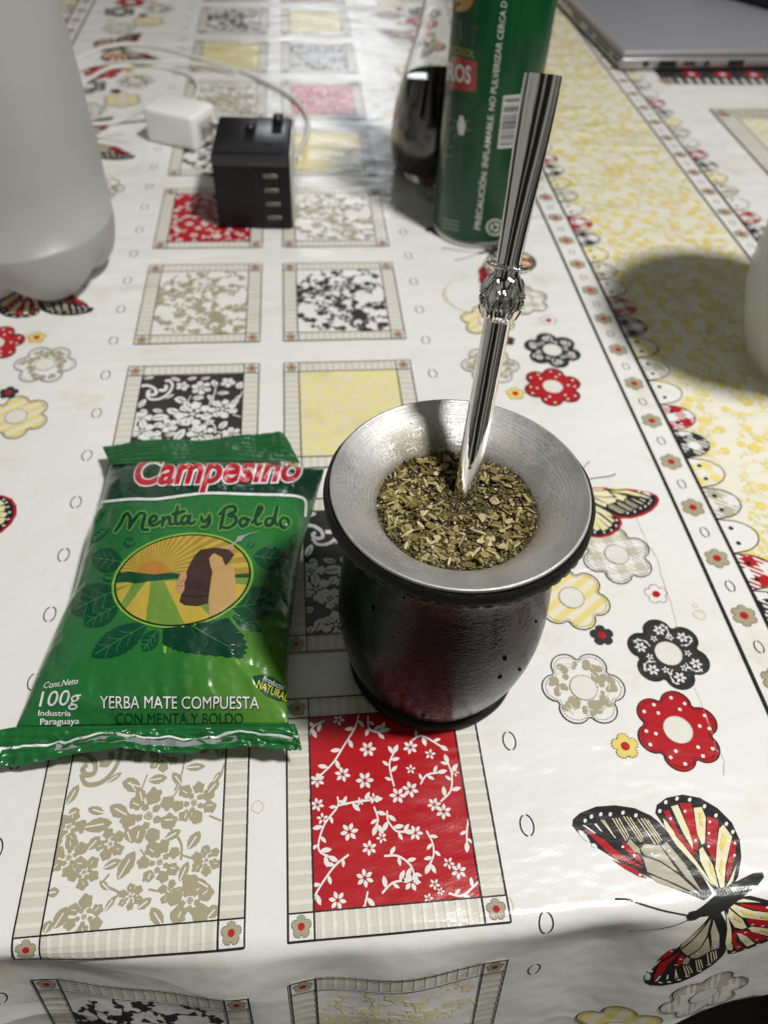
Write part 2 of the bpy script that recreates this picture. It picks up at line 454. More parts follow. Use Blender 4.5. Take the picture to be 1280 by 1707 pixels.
# red-square motif: traced blossoms and sprigs
Z8 = lambda x, y: local(425+x*.33594, 1137+y*.33594, 1, 0)
rb = [(560,335,42),(770,325,38),(868,360,28),(435,460,40),(545,490,45),(772,435,25),(310,490,38),(310,610,35),(335,680,30),(590,580,28),(520,595,22),(770,535,42),(708,565,42),(468,745,46),(567,825,38),(628,775,28),(795,750,38),(888,610,35),(935,645,40),(545,975,45),(775,990,48),(890,1005,28),(1010,940,40),(960,900,30),(410,1085,45),(415,190,30),(990,450,22),(920,1040,20),(860,1075,25)]
rv = [[(515,165),(495,230),(440,320),(390,400),(330,460)],[(560,170),(565,230),(600,250),(630,245)],[(690,520),(672,450),(668,400),(690,350)],[(820,510),(850,465),(910,450)],[(920,595),(970,540),(975,460),(955,400)],[(410,570),(410,620),(350,700),(320,780),(320,840),(370,870)],[(410,615),(480,600),(590,585)],[(590,620),(610,680),(600,720)],[(655,640),(660,690),(700,740),(745,745)],[(850,740),(880,800),(885,860),(865,910)],[(465,858),(400,910),(340,990),(295,1065)],[(640,865),(710,865),(770,910),(790,960)],[(630,1050),(680,1000),(740,985)],[(560,1040),(545,1110)],[(960,1050),(1030,1060),(1110,990)],[(1060,670),(1050,740),(1050,800)],[(780,290),(830,270),(920,320)],[(345,195),(300,215),(275,245)]]
ASP = (1-2*BU)/(TH_-2*BV)
SPRIG = []
random.seed(5)
for i, (x, y, r) in enumerate(rb):
    c = Z8(x, y); R = abs(Z8(x+r, y)[0]-c[0])*1.02
    for p in flower5(0, 0, R, 6 if r > 30 else 5, i*1.3): SPRIG.append([(c[0]+a, c[1]+b*ASP) for a, b in p])
for li in rv:
    q = spline([Z8(*p) for p in li], 5); SPRIG += stroke(q, .011)
    q2 = [(p[0], p[1]/ASP) for p in q]; sd_ = 1
    for i in range(2, len(q2)-1, 3):
        a = atan2(q2[i+1][1]-q2[i][1], q2[i+1][0]-q2[i][0])+sd_*.95; sd_ = -sd_
        ln = random.uniform(.05, .075)
        lp = leaf_poly(q2[i][0]+cos(a)*ln*.55, q2[i][1]+sin(a)*ln*.55, ln, ln*.42, a, 4); SPRIG.append([(p[0], p[1]*ASP) for p in lp])
    a = atan2(q2[-1][1]-q2[-2][1], q2[-1][0]-q2[-2][0]); lp = leaf_poly(q2[-1][0]+cos(a)*.025, q2[-1][1]+sin(a)*.025, .07, .032, a, 4); SPRIG.append([(p[0], p[1]*ASP) for p in lp])
# damask motif: roses, leaves and scroll
Z7 = lambda x, y: local(x*.33594, 1137+y*.33594, 0, 0)
Z2 = lambda x, y: local(200+x*.171875, 600+y*.171875, 0, 2)
DAM = []; DAMHOLE = []
def jag(cx, cy, r, n, seed):
    rr = random.Random(seed); return [(cx+r*(1+rr.uniform(-.16, .16))*cos(2*pi*i/n), cy+r*(1+rr.uniform(-.16, .16))*sin(2*pi*i/n)) for i in range(n)]
def rose(Z, x, y, r, seed, petals=6):
    c = Z(x, y); R = abs(Z(x+r, y)[0]-c[0]); rr = random.Random(seed); out = []; holes = []; r0 = rr.random()*6
    for k, (a, d, pr) in enumerate([(r0+2*pi*k/petals+rr.uniform(-.1, .1), R*rr.uniform(.66, .76), R*rr.uniform(.27, .34)*6.3/petals) for k in range(petals)]+[(r0+.6+2*pi*k/5, R*.34, R*.13) for k in range(5)]):
        pts = []
        for i in range(16):
            t = 2*pi*i/16; q = 1+.13*sin(5*t+k)+.10*rr.uniform(-1, 1)
            pts.append((d*cos(a)+pr*q*(cos(t)*cos(a)*1.05-sin(t)*sin(a)), d*sin(a)+pr*q*(cos(t)*sin(a)*1.05+sin(t)*cos(a))))
        out.append(pts)
        if k < petals and k % 2: holes.append(stroke([(d*cos(a)*.80, d*sin(a)*.80), (d*cos(a+.10)*1.15, d*sin(a+.10)*1.15)], R*.05)[0])
    out.append(jag(0, 0, R*.15, 10, seed))
    hr = []
    for k in range(8):
        t = 2*pi*k/8; hr.append(ell(R*.09*cos(t), R*.09*sin(t), R*.02, None, 0, 6))
    f = lambda L: [[(c[0]+p[0], c[1]+p[1]*ASP) for p in q] for q in L]
    DAM.extend(f(out)); DAMHOLE.extend(f(holes+hr+[]))
def dleaf(Z, x, y, ln, wd, ang, seed=0):
    c = Z(x, y); k = abs(Z(x+100, y)[0]-c[0])/100; rr = random.Random(seed+x); n = 9; pts = []
    for i in range(n+1): t = i/n; pts.append((t-.5, .5*sin(pi*t)**.7*(1+.22*(i % 2)*rr.random())))
    for i in range(n-1, 0, -1): t = i/n; pts.append((t-.5, -.5*sin(pi*t)**.7*(1+.22*(i % 2)*rr.random())))
    ca, sa = cos(ang), sin(ang)
    DAM.append([(c[0]+k*(p[0]*ln*ca-p[1]*wd*sa), c[1]+k*(p[0]*ln*sa+p[1]*wd*ca)*ASP) for p in pts])
    q = [(c[0]+k*t*ln*ca, c[1]+k*t*ln*sa*ASP) for t in (-.45, 0, .2)]; DAMHOLE.extend(stroke(q, .008))
for i, a in enumerate([(740,665,118,7),(965,600,90,7),(345,720,66,5),(345,872,78,6),(550,805,62,5),(795,895,92,7),(1025,885,60,6),(420,945,60,5),(850,1045,46,5),(945,1085,92,5),(420,1165,80,6),(650,1065,50,6)]): rose(Z7, a[0], a[1], a[2]*1.22, i+3, a[3])
for i, a in enumerate([(490,712,140,70,.1),(630,910,150,66,1.1),(592,640,110,66,2.6),(655,512,95,60,2.2),(965,785,100,52,1.0),(915,940,100,42,1.2),(550,1100,84,30,1.0),(305,1170,110,66,1.1),(780,1165,110,56,2.2),(268,1045,60,46,.1),(365,560,110,44,1.2),(1058,1140,70,60,.8),(370,650,60,50,.4),(240,1215,60,50,1.2),(560,905,90,44,.4),(470,800,80,50,.9),(700,560,80,46,1.9),(860,760,90,44,.5),(640,760,80,40,2.0),(520,1010,70,30,2.4),(720,1100,80,44,.6),(1000,1000,90,40,2.6),(280,800,70,46,.3),(480,640,90,40,2.8),(1060,520,80,46,.9),(880,480,80,40,2.2)]): dleaf(Z7, *a, seed=i)
for i, a in enumerate([(790,275,98,6),(1050,222,66,5),(610,258,62,5)]): rose(Z2, a[0], a[1], a[2], i+40, a[3])
for i, a in enumerate([(920,232,110,60,2.0),(1000,325,130,50,.0),(760,372,120,60,.1),(590,392,130,80,2.8),(700,185,100,46,.3),(830,185,100,40,.3),(1168,252,110,80,1.3),(1140,370,80,30,1.0),(280,178,110,44,.2),(480,360,110,36,.6),(540,190,120,44,-.5)]): dleaf(Z2, *a, seed=i+90)
for Z, li, wd in ((Z2, [(200,258),(280,255),(345,290),(350,335),(300,345),(270,320),(300,300)], .030), (Z2, [(262,340),(300,385),(400,378),(480,320),(512,250),(480,205),(440,212)], .026), (Z2, [(380,298),(430,300),(455,270),(440,250)], .034),
                  (Z2, [(930,270),(915,345),(870,425)], .012), (Z2, [(690,350),(660,410)], .010), (Z2, [(1190,310),(1160,370),(1110,395)], .012),
                  (Z7, [(545,955),(515,1005),(590,1045),(560,1090)], .012), (Z7, [(838,715),(900,800),(900,885)], .014), (Z7, [(900,858),(980,885)], .010), (Z7, [(905,490),(870,560),(835,580)], .010), (Z7, [(700,830),(730,880)], .008), (Z7, [(1040,665),(1100,690)], .010), (Z7, [(740,1030),(820,1045)], .010)):
    DAM += stroke(spline([Z(*p) for p in li], 6), wd)
# loose vine motif (dark or beige on white)
VINE = []
rr = random.Random(21)
for k in range(78):
    x, y = rr.random(), rr.random()*1.22; a = rr.uniform(0, 6.28); q = [(x, y)]
    for i in range(5): a += rr.uniform(-.8, .8); q.append((q[-1][0]+.045*cos(a), q[-1][1]+.045*sin(a)))
    q = spline(q, 3); P_ = stroke(q, .009)
    for i in range(1, len(q)-1, 3):
        b = rr.uniform(0, 6.28); P_.append(leaf_poly(q[i][0]+.024*cos(b), q[i][1]+.024*sin(b), .058, .030, b, 4))
    if k % 2 == 0: P_ += [ell(q[0][0]+.024*cos(t), q[0][1]+.024*sin(t), .028, .022, t, 7) for t in (0, 1.26, 2.5, 3.8, 5.0)]
    VINE += [[(p[0], p[1]*ASP) for p in s_] for s_ in P_]

def dots_along(pr, mat, pts, step, r, layer, n=6):
    acc = 0
    for i in range(len(pts)-1):
        a, b = pts[i], pts[i+1]; l = sqrt((b[0]-a[0])**2+(b[1]-a[1])**2)
        while acc < l:
            t = acc/l; pr.add(mat, ell(a[0]+(b[0]-a[0])*t, a[1]+(b[1]-a[1])*t, r, None, 0, n), layer); acc += step
        acc -= l
def bloom_outline(cx, cy, R, n=6, rot=0, k=9, amp=.24):
    pts = []
    for i in range(n*k):
        t = 2*pi*i/(n*k); c = abs(cos(n*(t)/2)); pts.append((cx+R*(1-amp+amp*c**.55)*cos(t+rot), cy+R*(1-amp+amp*c**.55)*sin(t+rot)))
    return pts
def small_bloom(pr, cx, cy, R, mat, centre="red", layer=1, rot=0.3, dots=True, n=5):
    o = bloom_outline(cx, cy, R, n, rot, 6, .28)
    if mat: pr.add(VM[mat], o, layer)
    if dots: dots_along(pr, VM["black"], o+[o[0]], R*.21, R*.055, layer+1, 5)
    pr.add(VM[centre], ell(cx, cy, R*.34, None, 0, 10), layer+1)
def square(col, row, kind):
    pr = Print(); u0, v0 = col*PU, row*PV; u1, v1 = u0+1, v0+TH_
    ui, uj, vi, vj = u0+BU, u1-BU, v0+BV, v1-BV
    b, bl_ = VM["border"], VM["border_light"]
    far = row > 5
    pr.add(b, [(u0, vi), (ui, vi), (ui, vj), (u0, vj)]); pr.add(b, [(uj, vi), (u1, vi), (u1, vj), (uj, vj)])
    pr.add(b, [(ui, v0), (uj, v0), (uj, vi), (ui, vi)]); pr.add(b, [(ui, vj), (uj, vj), (uj, v1), (ui, v1)])
    ns = 15
    for k in range(ns):
        a = vi+(vj-vi)*(k+.55)/ns; c = a+.021
        pr.add(bl_, [(u0, a), (ui, a), (ui, c), (u0, c)], 1); pr.add(bl_, [(uj, a), (u1, a), (u1, c), (uj, c)], 1)
        a = ui+(uj-ui)*(k+.55)/ns; c = a+.018
        pr.add(bl_, [(a, v0), (c, v0), (c, vi), (a, vi)], 1); pr.add(bl_, [(a, vj), (c, vj), (c, v1), (a, v1)], 1)
    base = {"red": "red", "yellow": "pale_yellow", "damask_black": "charcoal"}.get(kind, "white")
    pr.add(VM[base], [(ui, vi), (uj, vi), (uj, vj), (ui, vj)], 1)
    inner = []
    if kind in ("red", "yellow"): inner = [("white" if kind == "red" else "soft_yellow", 2, p) for p in SPRIG]
    elif kind.startswith("damask"):
        fg, bk = ("white", "charcoal") if kind == "damask_black" else ("beige", "white")
        inner = [(fg, 2, p) for p in DAM]+[(bk, 3, p) for p in DAMHOLE]
    else: inner = [({"vine_beige": "beige", "vine_yellow": "cream"}.get(kind, "charcoal"), 2, p) for p in VINE]
    for m, l, p in inner:
        q = clip_rect(p, .004, .004, .996, .996)
        if len(q) >= 3: pr.add(VM[m], [(ui+x*(uj-ui), vi+y*(vj-vi)) for x, y in q], l)
    lw = .0075; K = VM["black"]
    for a in (u0, u1): pr.strokes(K, [(a, v0), (a, v1)], lw, 4)
    for a in (ui, uj): pr.strokes(K, [(a, v0), (a, v1)], lw, 4)
    for a in (v0, v1): pr.strokes(K, [(u0, a), (u1, a)], lw, 5)
    for a in (vi, vj): pr.strokes(K, [(u0, a), (u1, a)], lw*.8, 5)
    for a in (u0+BU/2, u1-BU/2):
        for c in (v0+BV/2, v1-BV/2):
            pr.add(VM["white"], [(a-BU/2+.004, c-BV/2+.004), (a+BU/2-.004, c-BV/2+.004), (a+BU/2-.004, c+BV/2-.004), (a-BU/2+.004, c+BV/2-.004)], 2)
            small_bloom(pr, a, c, .046, "beige", layer=3, rot=pi/2, dots=not far)
    pr.on_cloth("printed_square", tc)
KA = ["vine_black", "damask_beige", "vine_beige", "damask_black", "vine_beige", "red", "vine_black", "damask_beige", "yellow", "vine_black", "damask_beige"]
KB = ["vine_yellow", "red", "damask_black", "yellow", "vine_black", "vine_beige", "yellow", "red", "damask_black", "yellow", "red"]
for k in range(11): square(0, k-1, KA[k]); square(1, k-1, KB[k])
# squares of the next column pair, on the far right
CC = 6.66
for (u0, v0, k) in ((6.62, 8.0, "yellow"),):
    pr = Print()
    pr.add(VM["beige"], [(u0, 4.6), (u0+2.6, 4.6), (u0+2.6, 9.1), (u0, 9.1)])
    for j in range(60):
        a = 4.6+j*.075; pr.add(VM["border_light"], [(u0+.02, a), (u0+.26, a), (u0+.26, a+.055), (u0+.02, a+.055)], 1)
        a = u0+.3+j*.075
        if a < u0+2.5: pr.add(VM["border_light"], [(a, 8.84), (a+.03, 8.84), (a+.03, 9.08), (a, 9.08)], 1)
    pr.add(VM["soft_yellow"], [(u0+.28, 4.6), (u0+2.6, 4.6), (u0+2.6, 8.82), (u0+.28, 8.82)], 2)
    pr.add(gingham_mat("gingham_far", (.79, .67, .27), .16, .7), [(u0+.36, 4.6), (u0+2.5, 4.6), (u0+2.5, 8.74), (u0+.36, 8.74)], 3)
    pr.strokes(VM["black"], [(u0, 4.6), (u0, 9.1), (u0+2.6, 9.1)], .02, 4)
    small_bloom(pr, u0+.13, 8.97, .1, "beige", layer=4)
    pr.on_cloth("printed_square", tc)
    pr = Print()
    pr.add(VM["charcoal"], [(u0-.3, 9.95), (u0+2.6, 9.95), (u0+2.6, 10.9), (u0-.3, 10.9)])
    for j in range(22): a = u0-.2+j*.13; pr.add(VM["border_light"], [(a, 9.97), (a+.05, 9.97), (a+.05, 10.15), (a, 10.15)], 1)
    for j in range(5): small_bloom(pr, u0+.2+j*.45, 10.3, .13, "red", "white", 2, dots=False)
    small_bloom(pr, u0-.25, 10.05, .1, "beige", layer=2)
    pr.on_cloth("printed_square", tc)

def ring(pr, u, v, rx=.033, ry=.052):
    for k in range(2):
        a0 = .28+pi*k+1.57
        pts = [(u+rx*cos(a0+(pi-.45)*i/8), v+ry*sin(a0+(pi-.45)*i/8)) for i in range(9)]
        pr.strokes(VM["black"], pts, .0068, 0)
for side in (0, 1):
    pr = Print()
    for k in range(-1, 32): ring(pr, 2.355 if side == 0 else -.165, -.022+.4381*k if side == 0 else .06+.4381*k)
    pr.on_cloth("printed_rings", tc)

# big flowers
def big_flower(cx, cy, R, style, rot=.2):
    pr = Print(); o = bloom_outline(cx, cy, R, 6, rot, 11, .34); i_ = bloom_outline(cx, cy, R*.91, 6, rot, 11, .34); rr = random.Random(int(cx*97+cy*31))
    fill = {"red": "red", "black": "charcoal", "damask": "white", "hound": "houndstooth", "stripe": "yellow_stripes", "plain": "cream"}[style]
    pr.add(VM[fill], o, 0)
    if style == "red":
        for k in range(6):
            a = rot+2*pi*k/6
            for d, da in ((.82, .13), (.55, -.15), (.75, -.28)): pr.add(VM["white"], ell(cx+R*d*cos(a+da), cy+R*d*sin(a+da), R*.045, None, 0, 8), 1)
    if style == "black":
        for k in range(6):
            a = rot+2*pi*k/6+.1*rr.uniform(-1, 1)
            for p in flower5(cx+R*.68*cos(a), cy+R*.68*sin(a), R*.16, 6, k): pr.add(VM["white"], p, 1)
            for p in flower5(cx+R*.5*cos(a+.45), cy+R*.5*sin(a+.45), R*.10, 5, k+1): pr.add(VM["white"], p, 1)
            q = spline([(cx+R*d*cos(a+s_), cy+R*d*sin(a+s_)) for d, s_ in ((.45, -.2), (.62, -.35), (.8, -.25), (.85, -.1))], 4); pr.strokes(VM["white"], q, R*.025, 1)
            for t in (3, 7, 10): pr.add(VM["white"], leaf_poly(q[t][0], q[t][1], R*.12, R*.055, rr.uniform(0, 6), 4), 1)
    if style == "damask":
        for k in range(80):
            a, d = rr.uniform(0, 6.28), R*rr.uniform(.42, .82)
            if d > R*(.62+.18*abs(cos(3*(a-rot)))): continue
            pr.add(VM["beige"], jag(cx+d*cos(a), cy+d*sin(a), R*rr.uniform(.06, .12), 8, k), 1)
            if k % 3 == 0: pr.strokes(VM["border"], [(cx+d*cos(a), cy+d*sin(a)), (cx+d*1.1*cos(a+.3), cy+d*1.1*sin(a+.3))], R*.03, 1)
    pr.strokes(VM["black"], o, R*.028, 2, True)
    dots_along(pr, VM["black"], i_+[i_[0]], R*.062, R*.015, 2, 5)
    c = ell(cx, cy, R*.33, None, 0, 24)
    pr.add(VM["border_light"], c, 2); dots_along(pr, VM["black"] if style not in ("red", "black") else VM["white"], c+[c[0]], R*.062, R*.018, 3, 5)
    pr.on_cloth("printed_flower", tc)
def tiny_flower(cx, cy, R, style):
    pr = Print(); small_bloom(pr, cx, cy, R, {"yellow": "yellow", "black": "charcoal", "white": None}[style], dots=style != "black"); pr.on_cloth("printed_flower", tc)
# butterfly traced on the cloth, kept as shapes in cloth coordinates
ZB = lambda x, y: at(940+x*.265625, 1310+y*.2657)
WING = [("black", 0, [(880,715),(700,650),(520,570),(350,480),(200,385),(90,300),(50,250),(55,210),(100,170),(200,130),(320,122),(440,140),(540,185),(590,225),(680,330),(780,450),(870,570),(930,680)]),
 ("black", 0, [(960,680),(900,600),(800,450),(700,350),(610,230),(570,170),(580,120),(640,75),(740,55),(850,75),(960,140),(1050,230),(1100,340),(1110,450),(1090,570),(1050,640),(1000,670)]),
 ("taupe", 1, [(492,445),(520,540),(640,590),(860,690),(720,562),(600,480)]), ("taupe", 1, [(478,400),(500,365),(600,378),(715,545),(600,470),(500,432)]), ("taupe", 1, [(605,380),(640,352),(760,500),(862,668),(765,580),(690,480)]), ("taupe", 1, [(380,380),(410,335),(470,395),(478,430),(430,410)]), ("taupe", 1, [(530,560),(640,600),(820,685),(700,650),(580,605)]),
 ("red", 1, [(115,262),(250,340),(330,412),(480,505),(492,520),(300,445),(195,345)]), ("red", 1, [(360,352),(400,370),(475,450),(492,490),(440,462),(380,402)]), ("red", 1, [(300,465),(420,510),(522,582),(470,572),(380,522)]),
 ("white", 1, [(85,282),(105,280),(140,315),(162,352),(140,352),(100,315)]), ("white", 1, [(168,365),(190,362),(208,385),(195,392),(172,382)]), ("white", 1, [(112,248),(130,248),(200,300),(185,300)]), ("white", 1, [(185,240),(200,238),(240,290),(225,285)]),
 ("cream", 1, [(618,205),(640,225),(720,340),(830,480),(940,640),(962,662),(900,600),(820,500),(700,372),(630,265)]), ("red", 1, [(620,160),(655,152),(720,300),(832,432),(800,430),(700,322)]), ("cream", 1, [(668,132),(710,120),(800,330),(806,402),(740,290)]), ("red", 1, [(720,110),(795,110),(840,330),(836,410),(815,402),(770,250)]), ("cream", 1, [(810,140),(860,135),(885,200),(880,360),(860,370),(832,300)]), ("red", 1, [(895,190),(966,215),(940,482),(890,390),(890,300)]), ("cream", 1, [(845,402),(865,385),(930,500),(966,642),(920,612),(850,470)]), ("cream", 1, [(970,270),(995,245),(1050,320),(1010,500),(1000,640),(975,640),(945,520),(955,380)]), ("red", 1, [(1045,350),(1076,345),(1070,440),(1020,602),(1010,590),(1025,470)]), ("cream", 1, [(1078,495),(1055,600),(1010,642),(1045,570)]),
 ("yellow", 2, [(900,470),(930,510),(950,590),(920,560)]), ("yellow", 2, [(990,300),(1020,330),(990,420),(970,380)]), ("yellow", 2, [(985,460),(1000,470),(985,570),(968,530)]), ("yellow", 2, [(840,170),(862,170),(870,260),(850,250)])]
for x, y in ((635,105),(705,82),(785,88),(878,130),(950,187),(1015,240),(1055,290),(598,160),(130,220),(170,195),(228,180),(288,180),(367,170),(448,187)): WING.append(("white", 1, ell(x, y, 11, 14, .3, 8)))
for x, y in ((665,208),(755,162),(820,345),(910,228),(905,300),(903,382),(1068,362),(1065,438),(437,438),(473,562),(365,385),(545,430),(655,410)): WING.append(("white", 2, ell(x, y, 9, None, 0, 7)))
for a, b in (((300,205),(385,345)),((320,205),(395,335)),((340,205),(402,320)),((370,195),(478,355)),((390,195),(490,350)),((410,200),(492,330)),((460,210),(570,370)),((480,205),(590,365)),((500,205),(600,355)),((520,215),(610,345)),((230,215),(320,330)),((245,215),(300,300))): WING.append(("cream", 2, stroke([a, b], 6)[0]))
BODY = [("black", 3, [(790,810),(800,780),(840,770),(880,740),(940,690),(1060,610),(1180,550),(1240,545),(1250,575),(1200,640),(1120,690),(1040,760),(960,800),(880,810),(850,835),(810,840)])]
for li in ([(790,803),(640,780),(500,745),(400,715),(320,712)], [(800,840),(700,930),(600,1000),(530,1035)]):
    q = spline(li, 5); BODY += [("black", 3, s_) for s_ in stroke(q, [8+6*(i/len(q))**3 for i in range(len(q))])]
vinyl("taupe", (.45, .41, .32))
hd, tl = Vector(ZB(820, 810)), Vector(ZB(1245, 565)); axd = (tl-hd).normalized(); axn = Vector((-axd.y, axd.x))
BFLY = []
for m, l, p in WING:
    q = [ZB(*c) for c in p]; BFLY.append((m, l, q))
    mq = []
    for c in q:
        d = Vector(c)-hd; a, b = d.dot(axd), d.dot(axn); e = hd+axd*a-axn*b*.92; mq.append((e.x, e.y))
    BFLY.append((m, l, mq))
BFLY += [(m, l, [ZB(*c) for c in p]) for m, l, p in BODY]
def butterfly(g, redrim=False, fix=None):
    pr = Print()
    f = lambda p: g(*p)
    if fix:                                   # another butterfly: wing tip and wing direction as printed there, flipped over
        tip, tow, k, flip = fix; t0 = complex(*ZB(50, 245)); r0 = complex(*ZB(900, 700))-t0; T0 = complex(*at(*tip)); d = complex(*at(*tow))-T0; d /= abs(d)
        def f(p):
            z = (complex(*p)-t0)/(r0/abs(r0)); z = z.conjugate() if flip else z; z = T0+z*k*d; return g(z.real, z.imag-PER)
    for m, l, p in BFLY:
        pr.add(VM[{'red': 'pale_yellow', 'taupe': 'cream'}.get(m, m) if redrim else m], [f(c) for c in p], l+(1 if redrim else 0))
        if redrim and l == 0: q = [f(c) for c in p]; pr.strokes(VM["red"], q, .035, 0, True)
    pr.on_cloth("printed_butterfly", tc)
PER = 2.87
GRP = [(3.276, .85, "red"), (3.383, 1.314, "black"), (2.831, 1.132, "damask"), (3.293, 2.047, "hound"), (2.917, 1.735, "stripe")]
TINY = [(2.963, .78, "yellow"), (3.03, 1.46, "black"), (3.45, 1.73, "white")]
for k in range(-1, 5):
    for side in (False, True):
        c0 = at(78, 608)[1]+1.132+PER*(k-1)
        g = (lambda u, v, k=k: (2.1917-u, c0-v)) if side else (lambda u, v, k=k: (u, v+PER*k))
        for i, (u, v, st) in enumerate(GRP):
            x, y = g(u, v)
            if y < 14.5: big_flower(x, y, .232, st, .25+i*.37+(pi if side else 0))
        for u, v, st in TINY: tiny_flower(*g(u, v), .072, st)
        rim = k == (0 if side else 1)
        butterfly(g, rim, ((1092, 828), (988, 822), .85, False) if rim else None)

# border strips, scallops, yellow sprigged panels
def strip(u0, u1, fl0, pitch, name, sgn=1, sc0=1.862, scp=.292):
    pr = Print(); K = VM["black"]
    for a in (u0, u1):
        pr.strokes(K, spline([(a+.004*sin(v*1.7+a), v) for v in [-.9+.6*i for i in range(28)]], 3), .024, 1)
    j = -6
    while fl0+pitch*j < 15:
        v = fl0+pitch*j
        if v > -.6:
            small_bloom(pr, (u0+u1)/2, v, .078, "beige", layer=0, rot=.4, dots=v < 9, n=6); ring(pr, (u0+u1)/2, v+pitch/2, .026, .042)
        j += 1
    pr.on_cloth(name, tc)
    cyc = ["gingham_red", "white", "gingham_beige", "gingham_yellow", "gingham_black"]
    ub = u1 if sgn > 0 else u0
    for j in range(-8, 45):
        v = sc0+scp*j
        if v > 14.6 or v < -.8: continue
        pr = Print(); o = [(ub+sgn*(.012+.215*sqrt(max(0, 1-(t/1.0)**2))), v+t*scp*.49) for t in [-1+i/8 for i in range(17)]]
        if sgn < 0: o = o[::-1]
        pr.add(VM[cyc[j % 5]], o, 3); pr.strokes(K, o, .008, 4)
        for d in (-.22, .22): pr.add(K, ell(ub+sgn*.07, v+d*scp, .017, None, 0, 8), 4)
        pr.on_cloth("printed_scallop", tc)
strip(3.82, 4.055, 1.98, .4381, "printed_border_strip")
strip(5.66, 5.875, 5.559, .4495, "printed_border_strip", 1, 6.338, .297)
strip(-1.863, -1.63, 2.1, .4381, "printed_border_strip", -1)
def sprigs(u0, u1, v0, v1, seed):
    pr = Print(); rr = random.Random(seed); Y = VM["yellow"]; P2 = VM["pale_yellow"]
    pr.add(vinyl("panel_white", (.80, .77, .66)), [(u0, v0), (u1, v0), (u1, v1), (u0, v1)], 0)
    v = v0+.05; r_ = 0
    while v < v1-.05:
        u = u0+.06+(.1 if r_ % 2 else 0)
        while u < u1-.05:
            x, y = u+rr.uniform(-.05, .05), v+rr.uniform(-.04, .04); R = rr.uniform(.034, .055); a = rr.uniform(0, 6)
            if rr.random() < .70:
                pr.add(Y, bloom_outline(x, y, R, 5, a, 3, .3), 1)
            for k in range(2):
                b = a+rr.uniform(1, 5); q = [(x, y)]
                for i in range(3): b += rr.uniform(-.5, .5); q.append((q[-1][0]+.05*cos(b), q[-1][1]+.05*sin(b)))
                pr.strokes(P2, q, .009, 1)
                for i in (1, 2, 3): c = b+rr.choice((-1, 1)); pr.add(P2 if rr.random() < .6 else Y, leaf_poly(q[i][0]+.02*cos(c), q[i][1]+.02*sin(c), .05, .022, c, 3), 1)
            u += .19
        v += .125; r_ += 1
    pr.clip((u0, v0, u1, v1)); Print.H0, h = .0008, Print.H0
    o = pr.on_cloth("printed_panel", tc); Print.H0 = h
sprigs(4.068, 5.648, -.5, 14.8, 4); sprigs(-3.5, -1.876, 6, 14.8, 5)
# brown ring left by a cup, and a few drips
cx, cy = at(790, 492); rr = random.Random(3)
for a0, a1 in ((2.2, 4.3), (4.5, 5.2)):
    pr = Print()
    pts = [(cx+.27*cos(a0+(a1-a0)*i/20)+rr.uniform(-.006, .006), cy+.27*sin(a0+(a1-a0)*i/20)+rr.uniform(-.006, .006)) for i in range(21)]
    pr.strokes(VM["stain"], pts, [.008+.035*rr.random()*sin(pi*i/20) for i in range(21)], 0); pr.on_cloth("cup_ring_stain", tc)
vinyl("crack", (.50, .46, .38))
for li in ([(1042, 836), (1062, 868), (1078, 905), (1094, 930), (1101, 958), (1118, 1008), (1128, 1048)], [(1158, 1146), (1172, 1185), (1184, 1216), (1192, 1248), (1204, 1262), (1206, 1294)]):
    pr = Print(); q = spline([at(*p) for p in li], 4); q = [(x+rr.uniform(-.004, .004), y+rr.uniform(-.004, .004)) for x, y in q]
    pr.strokes(VM["crack"], q, [rr.uniform(.0015, .006) for _ in q], 0); pr.on_cloth("crack_line", tc)
for px, py, r in ((838, 1512, .05), (430, 1345, .03), (507, 1340, .03), (1165, 1025, .035), (1158, 1010, .015), (1048, 1240, .02)):
    pr = Print(); u, v = at(px, py); pr.strokes(VM["stain"], jag(u, v, r, 9, px), .006, 0, True); pr.on_cloth("drip_stain", tc)

# ------------------------------------------------------------------ mate gourd
MC = (2.013, 1.39, 0.004)
m_leather, nt, p = new_mat("black_leather")
p.inputs["Base Color"].default_value = (.0022, .0022, .0025, 1); p.inputs["Specular IOR Level"].default_value = .13
ps = posn(nt); mpn = N(nt, "ShaderNodeMapping"); nt.links.new(ps, mpn.inputs[0]); mpn.inputs["Scale"].default_value = (1, 1, 2.1); mpn.inputs["Rotation"].default_value = (.35, .25, .0)
vo = N(nt, "ShaderNodeTexVoronoi", feature='DISTANCE_TO_EDGE'); vo.inputs["Scale"].default_value = 430; 
wv = N(nt, "ShaderNodeVectorMath", operation='ADD'); nt.links.new(mpn.outputs[0], wv.inputs[0])
nc = N(nt, "ShaderNodeTexNoise"); nc.inputs["Scale"].default_value = 150; nt.links.new(mpn.outputs[0], nc.inputs["Vector"])
sc_ = N(nt, "ShaderNodeVectorMath", operation='SCALE'); sc_.inputs["Scale"].default_value = .006; nt.links.new(nc.outputs["Color"], sc_.inputs[0]); nt.links.new(sc_.outputs[0], wv.inputs[1])
nt.links.new(wv.outputs[0], vo.inputs["Vector"])
cr = mathn(nt, 'MINIMUM', vo.outputs["Distance"], .12)
b1 = bumpn(nt, cr, .30, .0012); b2 = bumpn(nt, noisen(nt, 330, 3, .5, mpn.outputs[0]), .12, .0007, b1)
b3 = bumpn(nt, noisen(nt, 30, 2), .3, .002, b2); nt.links.new(b3, p.inputs["Normal"])
nt.links.new(mathn(nt, 'MULTIPLY_ADD', noisen(nt, 55, 4, .6), .12, .10), p.inputs["Roughness"])
m_rawedge = simple("raw_leather_edge", (.004, .004, .004), .55, bump=(1100, .5, .0010), spec=.32)
m_alu, nt, p = new_mat("spun_aluminium")
